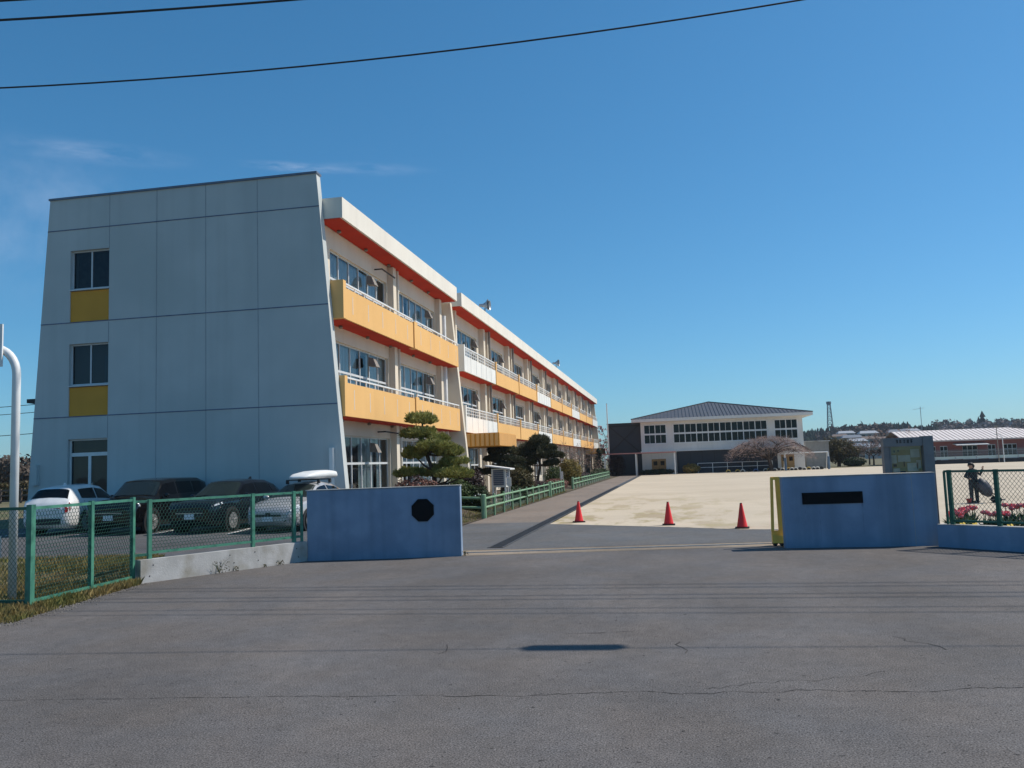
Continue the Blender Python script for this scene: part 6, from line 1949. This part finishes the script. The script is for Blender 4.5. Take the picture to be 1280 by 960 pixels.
# ------------------------------------------------------------------ flower bed, tulips, pansies
random.seed(70)
FBD = root('planter_bed', (8, 22.4, 0), 'raised soil bed behind the right fence planted with tulips', 'flower bed')
mb = MB()
B0 = [(6.1, 20.1), (9.3, 16.9), (12.5, 16.9), (12.5, 23.0), (7.4, 23.0)]
mb.poly([(x, y, 0.2) for x, y in B0])
mb.build('soil', M['soil'], FBD)
mb = MB()
for a, b in zip(B0, B0[1:] + B0[:1]): mb.beam((a[0], a[1], 0.1), (b[0], b[1], 0.1), 0.10, 0.24)
mb.build('edging', M['concrete'], FBD)
def make_tulip():
    t = root('tulip', (0, 0, 0), 'coral pink tulip in the bed behind the right fence', 'flower', 'coral pink tulips behind the right fence')
    mb = MB()
    for k in range(6):
        a_ = 2 * PI * k / 6; r1, r2 = 0.012, 0.034
        ca, sa = math.cos(a_), math.sin(a_)
        tx_, ty_ = -sa, ca
        pr_ = [(0.008, 0.0, 0.012), (0.034, 0.022, 0.024), (0.036, 0.05, 0.02), (0.026, 0.078, 0.004)]
        for (ra_, za, wa), (rb_, zb_, wb) in zip(pr_, pr_[1:]):
            mb.poly([(ca * ra_ - tx_ * wa, sa * ra_ - ty_ * wa, 0.36 + za), (ca * ra_ + tx_ * wa, sa * ra_ + ty_ * wa, 0.36 + za), (ca * rb_ + tx_ * wb, sa * rb_ + ty_ * wb, 0.36 + zb_), (ca * rb_ - tx_ * wb, sa * rb_ - ty_ * wb, 0.36 + zb_)])
    mb.build('flower_head', M['tulip'], t)
    mb = MB(); mb.tube([(0, 0, 0), (0.005, 0, 0.2), (0, 0, 0.365)], 0.005, 5)
    for k in range(3):
        a_ = 2.1 * k; ca, sa = math.cos(a_), math.sin(a_)
        P = [(0.01, 0.02, 0.015), (0.06, 0.13, 0.022), (0.10, 0.22, 0.016), (0.14, 0.26, 0.002)]
        for (ra_, za, wa), (rb_, zb_, wb) in zip(P, P[1:]):
            mb.poly([(ca * ra_ + sa * wa, sa * ra_ - ca * wa, za), (ca * ra_ - sa * wa, sa * ra_ + ca * wa, za), (ca * rb_ - sa * wb, sa * rb_ + ca * wb, zb_), (ca * rb_ + sa * wb, sa * rb_ - ca * wb, zb_)])
    mb.build('stem', M['stem'], t)
    return t
tp = make_tulip()
spots = []
for k in range(34):
    t_ = random.random(); spots.append((6.08 + 1.0 * t_ + random.gauss(0, .05), 20.6 + 1.9 * t_ + random.gauss(0, .08), random.uniform(.85, 1.1)))
for k in range(24):
    spots.append((7.12 + random.gauss(0, .16), 21.0 + random.gauss(0, .14), random.uniform(.8, 1.0)))
for k in range(20):
    spots.append((8.15 + random.uniform(-.35, .6), 22.2 + random.gauss(0, .1), random.uniform(.95, 1.15)))
for i, (x, y, s_) in enumerate(spots):
    o = tp if i == 0 else copy_tree(tp)
    o.location = (x, y, 0.2); o.scale = (s_ * 1.75, s_ * 1.75, s_ * 1.12); o.rotation_euler = (random.gauss(0, .1), random.gauss(0, .1), random.uniform(0, 6))
def make_pansy():
    t = root('pansy', (0, 0, 0), 'yellow pansy at the foot of the right fence', 'flower', 'yellow pansies at the foot of the right fence')
    mb = MB()
    for k in range(16): mb.leaf((random.gauss(0, .06), random.gauss(0, .04), 0.15 + random.gauss(0, .02)), 0.035, Vector((random.gauss(0, .5), -1, 0.7)), 0.9)
    mb.build('petal', M['pansy'], t)
    mb = MB()
    for k in range(30): mb.leaf((random.gauss(0, .07), random.gauss(0, .06), random.uniform(0.0, 0.13)), 0.035, None, 0.6)
    mb.build('foliage', M['stem'], t)
    return t
pp = make_pansy()
for i, (x, y) in enumerate(((6.22, 20.25), (6.42, 20.1), (6.95, 19.6), (7.5, 19.1), (8.1, 18.5), (8.6, 18.1))):
    o = pp if i == 0 else copy_tree(pp)
    o.location = (x, y, 0.25); o.rotation_euler.z = random.uniform(-.4, .4)
mb = MB()
for k in range(2600):
    x = random.uniform(7.1, 12.2); y = 21.0 + random.gauss(0, .3)
    mb.leaf((x, y, 0.2 + random.random() ** 1.5 * 0.24), 0.045, None, 0.45)
for k in range(500):
    x = random.uniform(6.4, 9.0); y = 20.0 + random.gauss(0, .2) - (x - 6.4) * 0.6
    mb.leaf((x, y, 0.2 + random.random() * 0.16), 0.045, None, 0.4)
mb.build('flower_bed_foliage', M['darkleaf'])['kind'] = 'stuff'

# ------------------------------------------------------------------ person with a cart
px_, py_ = 11.3, 35.3
def skin(name, verts, edges, radii, m, parent, root_i=0, sub=2):
    o_ = origin(parent)
    me = bpy.data.meshes.new(name)
    me.from_pydata([(v[0] - o_.x, v[1] - o_.y, v[2] - o_.z) for v in verts], edges, [])
    ob = bpy.data.objects.new(name, me)
    col.objects.link(ob); ob.parent = parent
    md = ob.modifiers.new('skin', 'SKIN')
    for i, r_ in enumerate(radii):
        sv = me.skin_vertices[0].data[i]
        sv.radius = r_ if isinstance(r_, tuple) else (r_, r_)
        sv.use_root = (i == root_i)
    s_ = ob.modifiers.new('sub', 'SUBSURF'); s_.levels = sub; s_.render_levels = sub
    me.materials.append(m)
    md.use_smooth_shade = True
    return ob
PE = root('person', (px_, py_, 0), 'person in a black jacket and charcoal trousers standing in the yard with one hand raised', 'person')
def pv(x, y, z): return (px_ + x, py_ + y, z)
# body: facing left (-X) and slightly towards the camera
V = [pv(0, 0, .80), pv(0, 0, 1.0), pv(-.01, 0, 1.16), pv(-.01, 0, 1.26), pv(-.03, 0, 1.33), pv(-.05, 0, 1.42), pv(-.05, 0, 1.47),
     pv(-.15, -.05, 1.22), pv(-.30, -.10, 1.02), pv(-.18, -.22, .95),
     pv(.14, .05, 1.22), pv(.27, .02, 1.08), pv(.33, -.10, 1.27), pv(.345, -.13, 1.33),
     pv(-.09, -.02, .74), pv(-.11, -.05, .42), pv(-.10, .02, .08), pv(-.20, -.08, .03),
     pv(.09, .02, .74), pv(.10, .02, .42), pv(.12, .08, .08), pv(.03, .0, .03)]
E_ = [(0, 1), (1, 2), (2, 3), (3, 4), (4, 5), (5, 6), (3, 7), (7, 8), (8, 9), (3, 10), (10, 11), (11, 12), (12, 13), (0, 14), (14, 15), (15, 16), (16, 17), (0, 18), (18, 19), (19, 20), (20, 21)]
Rr = [(.12, .09), (.11, .08), (.13, .09), (.10, .08), .055, .095, .085, .05, .04, .036, .05, .042, .038, .030, .08, .06, .045, .04, .08, .06, .045, .04]
bd_ = skin('body', V, E_, Rr, M['skin'], PE)
# clothing: jacket and trousers follow the same skeleton a little wider
def rings(mb, secs, n=14):
    b0 = len(mb.v)
    for (x, y, z, rx, ry) in secs:
        for k in range(n):
            a_ = 2 * PI * k / n; mb.v.append(pv(x + rx * math.cos(a_), y + ry * math.sin(a_), z))
    for i in range(len(secs) - 1):
        for k in range(n):
            k2 = (k + 1) % n
            mb.f.append((b0 + i * n + k, b0 + i * n + k2, b0 + (i + 1) * n + k2, b0 + (i + 1) * n + k))
    mb.f.append(tuple(b0 + k for k in reversed(range(n)))); mb.f.append(tuple(b0 + (len(secs) - 1) * n + k for k in range(n)))
mb = MB()
rings(mb, [(0, 0, .74, .165, .13), (0, 0, .80, .175, .135), (0, 0, .95, .165, .125), (-.005, 0, 1.10, .185, .135), (-.01, 0, 1.20, .20, .13), (-.01, 0, 1.27, .165, .115), (-.02, 0, 1.32, .08, .075), (-.025, 0, 1.345, .07, .065)])
mb.tube([pv(-.08, 0, 1.23), V[7], V[8], V[9]], [.07, .075, .062, .05], 10)
mb.tube([pv(.08, 0, 1.23), V[10], V[11], V[12]], [.07, .075, .062, .05], 10)
mb.build('jacket', M['clothdark'], PE, smooth=True)
mb = MB()
rings(mb, [(0, 0, .66, .10, .09), (0, 0, .72, .16, .12), (0, 0, .82, .165, .125), (0, 0, .86, .16, .12)])
mb.tube([pv(-.07, -.01, .80), V[14], V[15], V[16], pv(-.10, .02, .05)], [.095, .098, .075, .065, .066], 12)
mb.tube([pv(.07, .01, .80), V[18], V[19], V[20], pv(.12, .08, .05)], [.095, .098, .075, .065, .066], 12)
mb.build('trousers', M['clothtrouser'], PE, smooth=True)
mb = MB()
mb.ball(pv(-.035, .02, 1.475), (.105, .115, .085), 14, 9); mb.ball(pv(.02, .03, 1.42), (.085, .10, .10), 12, 8)
mb.build('hair', M['hair'], PE, smooth=True)
for dy in (-.075, .0):
    mb = MB(); mb.ball(pv(-.142, dy - .01, 1.445), (.012, .014, .009), 8, 5); mb.build('eye', M['hair'], PE)
mb = MB(); mb.ball(pv(-.155, -.03, 1.425), (.02, .014, .022), 8, 6); mb.ball(pv(-.06, -.10, 1.43), (.02, .012, .03), 8, 6); mb.build('nose', M['skin'], PE, smooth=True)
mb = MB()
for (bx, by_, bz, sx) in ((.345, -.13, 1.34, 1), (-.16, -.235, .94, -1)):
    for k in range(4):
        o_ = (k - 1.5) * 0.016
        L_ = (0.06, 0.07, 0.066, 0.052)[k]
        up = 1 if sx == 1 else -0.5
        mb.tube([pv(bx + o_ * 0.7, by_ + o_ * 0.5, bz), pv(bx + o_, by_ - .008 + o_ * 0.5, bz + up * L_ * 0.6), pv(bx + o_ * 1.1, by_ - .02 + o_ * 0.5, bz + up * L_)], [.010, .009, .006], 6)
    mb.tube([pv(bx - .025, by_, bz - .02), pv(bx - .05, by_ - .01, bz + .01), pv(bx - .055, by_ - .015, bz + .035)], [.011, .010, .007], 6)
mb.build('finger', M['skin'], PE, smooth=True)
for (dx, dy) in ((-.16, -.04), (.07, .05)):
    mb = MB(); mb.ball(pv(dx, dy, .045), (.13, .06, .05), 12, 6); mb.build('shoe', M['rubber'], PE, smooth=True)
CT = root('hand_cart', (px_ + 0.55, py_ - 0.1, 0), 'two-wheeled hand cart tipped back, loaded with a grey plastic-wrapped bundle', 'cart')
mb = MB()
for s_ in (-.18, .18):
    mb.tube([pv(.02, -.1 + s_, .80), pv(.30, -.1 + s_, .60), pv(.80, -.1 + s_, .16)], .018, 6)
mb.tube([pv(.02, -.28, .80), pv(.02, .08, .80)], .018, 6)
mb.tube([pv(.80, -.30, .16), pv(.80, .10, .16)], .018, 6)
mb.box(px_ + .55, px_ + .98, py_ - .3, py_ + .1, .10, .13)
mb.build('frame', M['blackmetal'], CT)
for s_ in (-.33, .13):
    mb = MB(); mb.lathe(pv(.72, s_, .12), [(.07, -.02), (.12, -.02), (.12, .02), (.07, .02)], 14, axis='y'); mb.build('wheel', M['rubber'], CT)
random.seed(71)
mb = MB()
n_, q_ = 9, 14
ax0, ax1 = Vector(pv(.12, -.12, .80)), Vector(pv(.56, -.12, .32))
for i in range(n_):
    t_ = i / (n_ - 1); c = ax0.lerp(ax1, t_); rr = .06 + .23 * math.sin(PI * min(1, 0.12 + t_ * 0.85)) ** 0.6
    for k in range(q_):
        a_ = 2 * PI * k / q_
        w_ = rr * (1 + random.uniform(-.10, .10))
        mb.v.append(tuple(c + Vector((.5, 0, .87)) * math.cos(a_) * w_ * 0.9 + Vector((0, 1, 0)) * math.sin(a_) * w_))
for i in range(n_ - 1):
    for k in range(q_): mb.f.append((i * q_ + k, i * q_ + (k + 1) % q_, (i + 1) * q_ + (k + 1) % q_, (i + 1) * q_ + k))
mb.f.append(tuple(range(q_ - 1, -1, -1))); mb.f.append(tuple((n_ - 1) * q_ + k for k in range(q_)))
b_o = mb.build('grey_bundle', M['bag'], None, smooth=True, loc=pv(.5, -.1, .5))
tag(b_o, 'bulging grey plastic-wrapped bundle lying on the tipped hand cart', 'bundle')
RB = root('bucket', (px_ - .28, py_ - .2, 0), 'small red bucket standing at the feet of the person', 'bucket')
mb = MB(); mb.lathe(pv(-.28, -.25, 0), [(.07, 0), (.10, .19), (.09, .19), (.065, .02)], 12); mb.build('pail', M['redplastic'], RB)
mb = MB(); mb.tube([pv(-.38, -.25, .19), pv(-.36, -.25, .27), pv(-.28, -.25, .30), pv(-.20, -.25, .27), pv(-.18, -.25, .19)], .006, 5); mb.build('handle', M['steel'], RB)

# ------------------------------------------------------------------ grass verge and weeds
random.seed(80)
def blade(mb, x, y, z, h):
    a_ = random.uniform(0, 2 * PI); w_ = 0.008
    lean = random.uniform(.1, .7) * h; b = random.uniform(0, 2 * PI)
    dx, dy = math.cos(a_) * w_, math.sin(a_) * w_
    mb.poly([(x - dx, y - dy, z - 0.02), (x + dx, y + dy, z - 0.02), (x + dx * .6 + math.cos(b) * lean * .4, y + dy * .6 + math.sin(b) * lean * .4, z + h * .6), (x + math.cos(b) * lean, y + math.sin(b) * lean, z + h)])
mb = MB()
for _ in range(5200):
    x = random.uniform(-34, -11.6); y = (16.6 + (17.5 - 16.6) * (x + 50) / 36 if x < -14.2 else 17.55) + random.gauss(-0.12, .14)
    blade(mb, x, y, zg(x, y) - 0.02, random.uniform(.05, .13))
cnt = 0
while cnt < 26000:
    y = random.uniform(10.0, 17.6)
    e = -10.5 if y > 15.3 else (-9.95 - (y - 11.3) * 0.14 if y > 11.3 else -9.95 - (11.3 - y) * 2.2)
    x = e - abs(random.gauss(0, 1.5)) + 0.05
    if y > 15.3: x -= (y - 15.3) * 0.3 + 0.3
    if x < -14.5 or (x < -10.6 and y > 17.6): continue
    dens = 0.5 + noise.noise(Vector((x * 1.3, y * 1.3, 0)))
    if random.random() > dens + 0.25: continue
    h = random.uniform(0.04, 0.13) * (1.5 if -10.9 < x < -10.3 else 1.0)
    blade(mb, x, y, zg(x, y) - 0.02, h); cnt += 1
mb.build('grass', M['grassblade'])['kind'] = 'stuff'
mb = MB()
for _ in range(5200):
    y = random.uniform(29.4, 62); x = -7.62 - abs(random.gauss(0, .55 if y > 33 else 1.0))
    if 60.8 < y < 66.3: continue
    blade(mb, x, y, zg(x, y) - 0.01, random.uniform(.05, .16))
mb.build('garden_grass', M['grassblade'])['kind'] = 'stuff'
mb = MB()
for _ in range(900):
    y = random.uniform(11.0, 15.4); e = -9.9 - (y - 11.3) * 0.14
    mb.ball((e - random.gauss(0.05, .16), y, -0.005), (random.uniform(.008, .02),) * 3, 5, 4)
gv = mb.build('gravel', mat('grey_gravel', (0.20, 0.18, 0.16), (0.10, 0.09, 0.08), scale=30, rough=0.95, island=0.4)); gv['kind'] = 'stuff'
def weed(x, y, s_, label):
    t = root('weed', (x, y, 0), label, 'plant', 'weeds along the foot of the low wall')
    mb = MB()
    for k in range(int(9 * s_) + 3):
        a_ = random.uniform(0, 2 * PI); L_ = 0.22 * s_ * random.uniform(.6, 1.2)
        mb.tube([(x, y, 0), (x + math.cos(a_) * L_ * .3, y + math.sin(a_) * L_ * .3, L_ * .7), (x + math.cos(a_) * L_ * .7, y + math.sin(a_) * L_ * .7, L_)], [.004, .003, .001], 3, cap=False)
    mb.build('stem', M['stem'], t)
    mb = MB()
    for k in range(int(60 * s_)):
        a_ = random.uniform(0, 2 * PI); rr = 0.16 * s_ * math.sqrt(random.random())
        mb.leaf((x + rr * math.cos(a_), y + rr * math.sin(a_), random.uniform(.01, .2) * s_), 0.02, None, 0.5)
    mb.build('foliage', M['bronzeleaf'], t)
for (t_, s_, lb) in ((0.42, 1.35, 'largest straggly weed at the foot of the low white wall'), (0.52, .5, 'small weed just right of the largest weed'), (0.80, .55, 'small weed near the right end of the low white wall'), (0.70, .3, 'tiny weed in the middle of the low white wall foot')):
    weed(-10.55 + 1.92 * t_ + 0.06, 15.38 + 3.6 * t_ - 0.04, s_, lb)
weed(-4.93, 19.60, .5, 'small dry weed at the right end of the left gate wall')
# ------------------------------------------------------------------ light spring haze over the plain
mb = MB(); mb.box(-1400, 1400, -300, 1300, -1.2, 60)
hzb = mb.build('haze', None); hzb['kind'] = 'stuff'
hm = bpy.data.materials.new('thin_haze'); hm.use_nodes = True
hn = hm.node_tree
hn.nodes.remove(hn.nodes['Principled BSDF'])
pvn = _n(hn, 'ShaderNodeVolumePrincipled')
pvn.inputs['Color'].default_value = (0.72, 0.84, 1.0, 1)
pvn.inputs['Density'].default_value = 0.00016
pvn.inputs['Anisotropy'].default_value = 0.2
hn.links.new(pvn.outputs[0], hn.nodes['Material Output'].inputs['Volume'])
hzb.data.materials.append(hm)
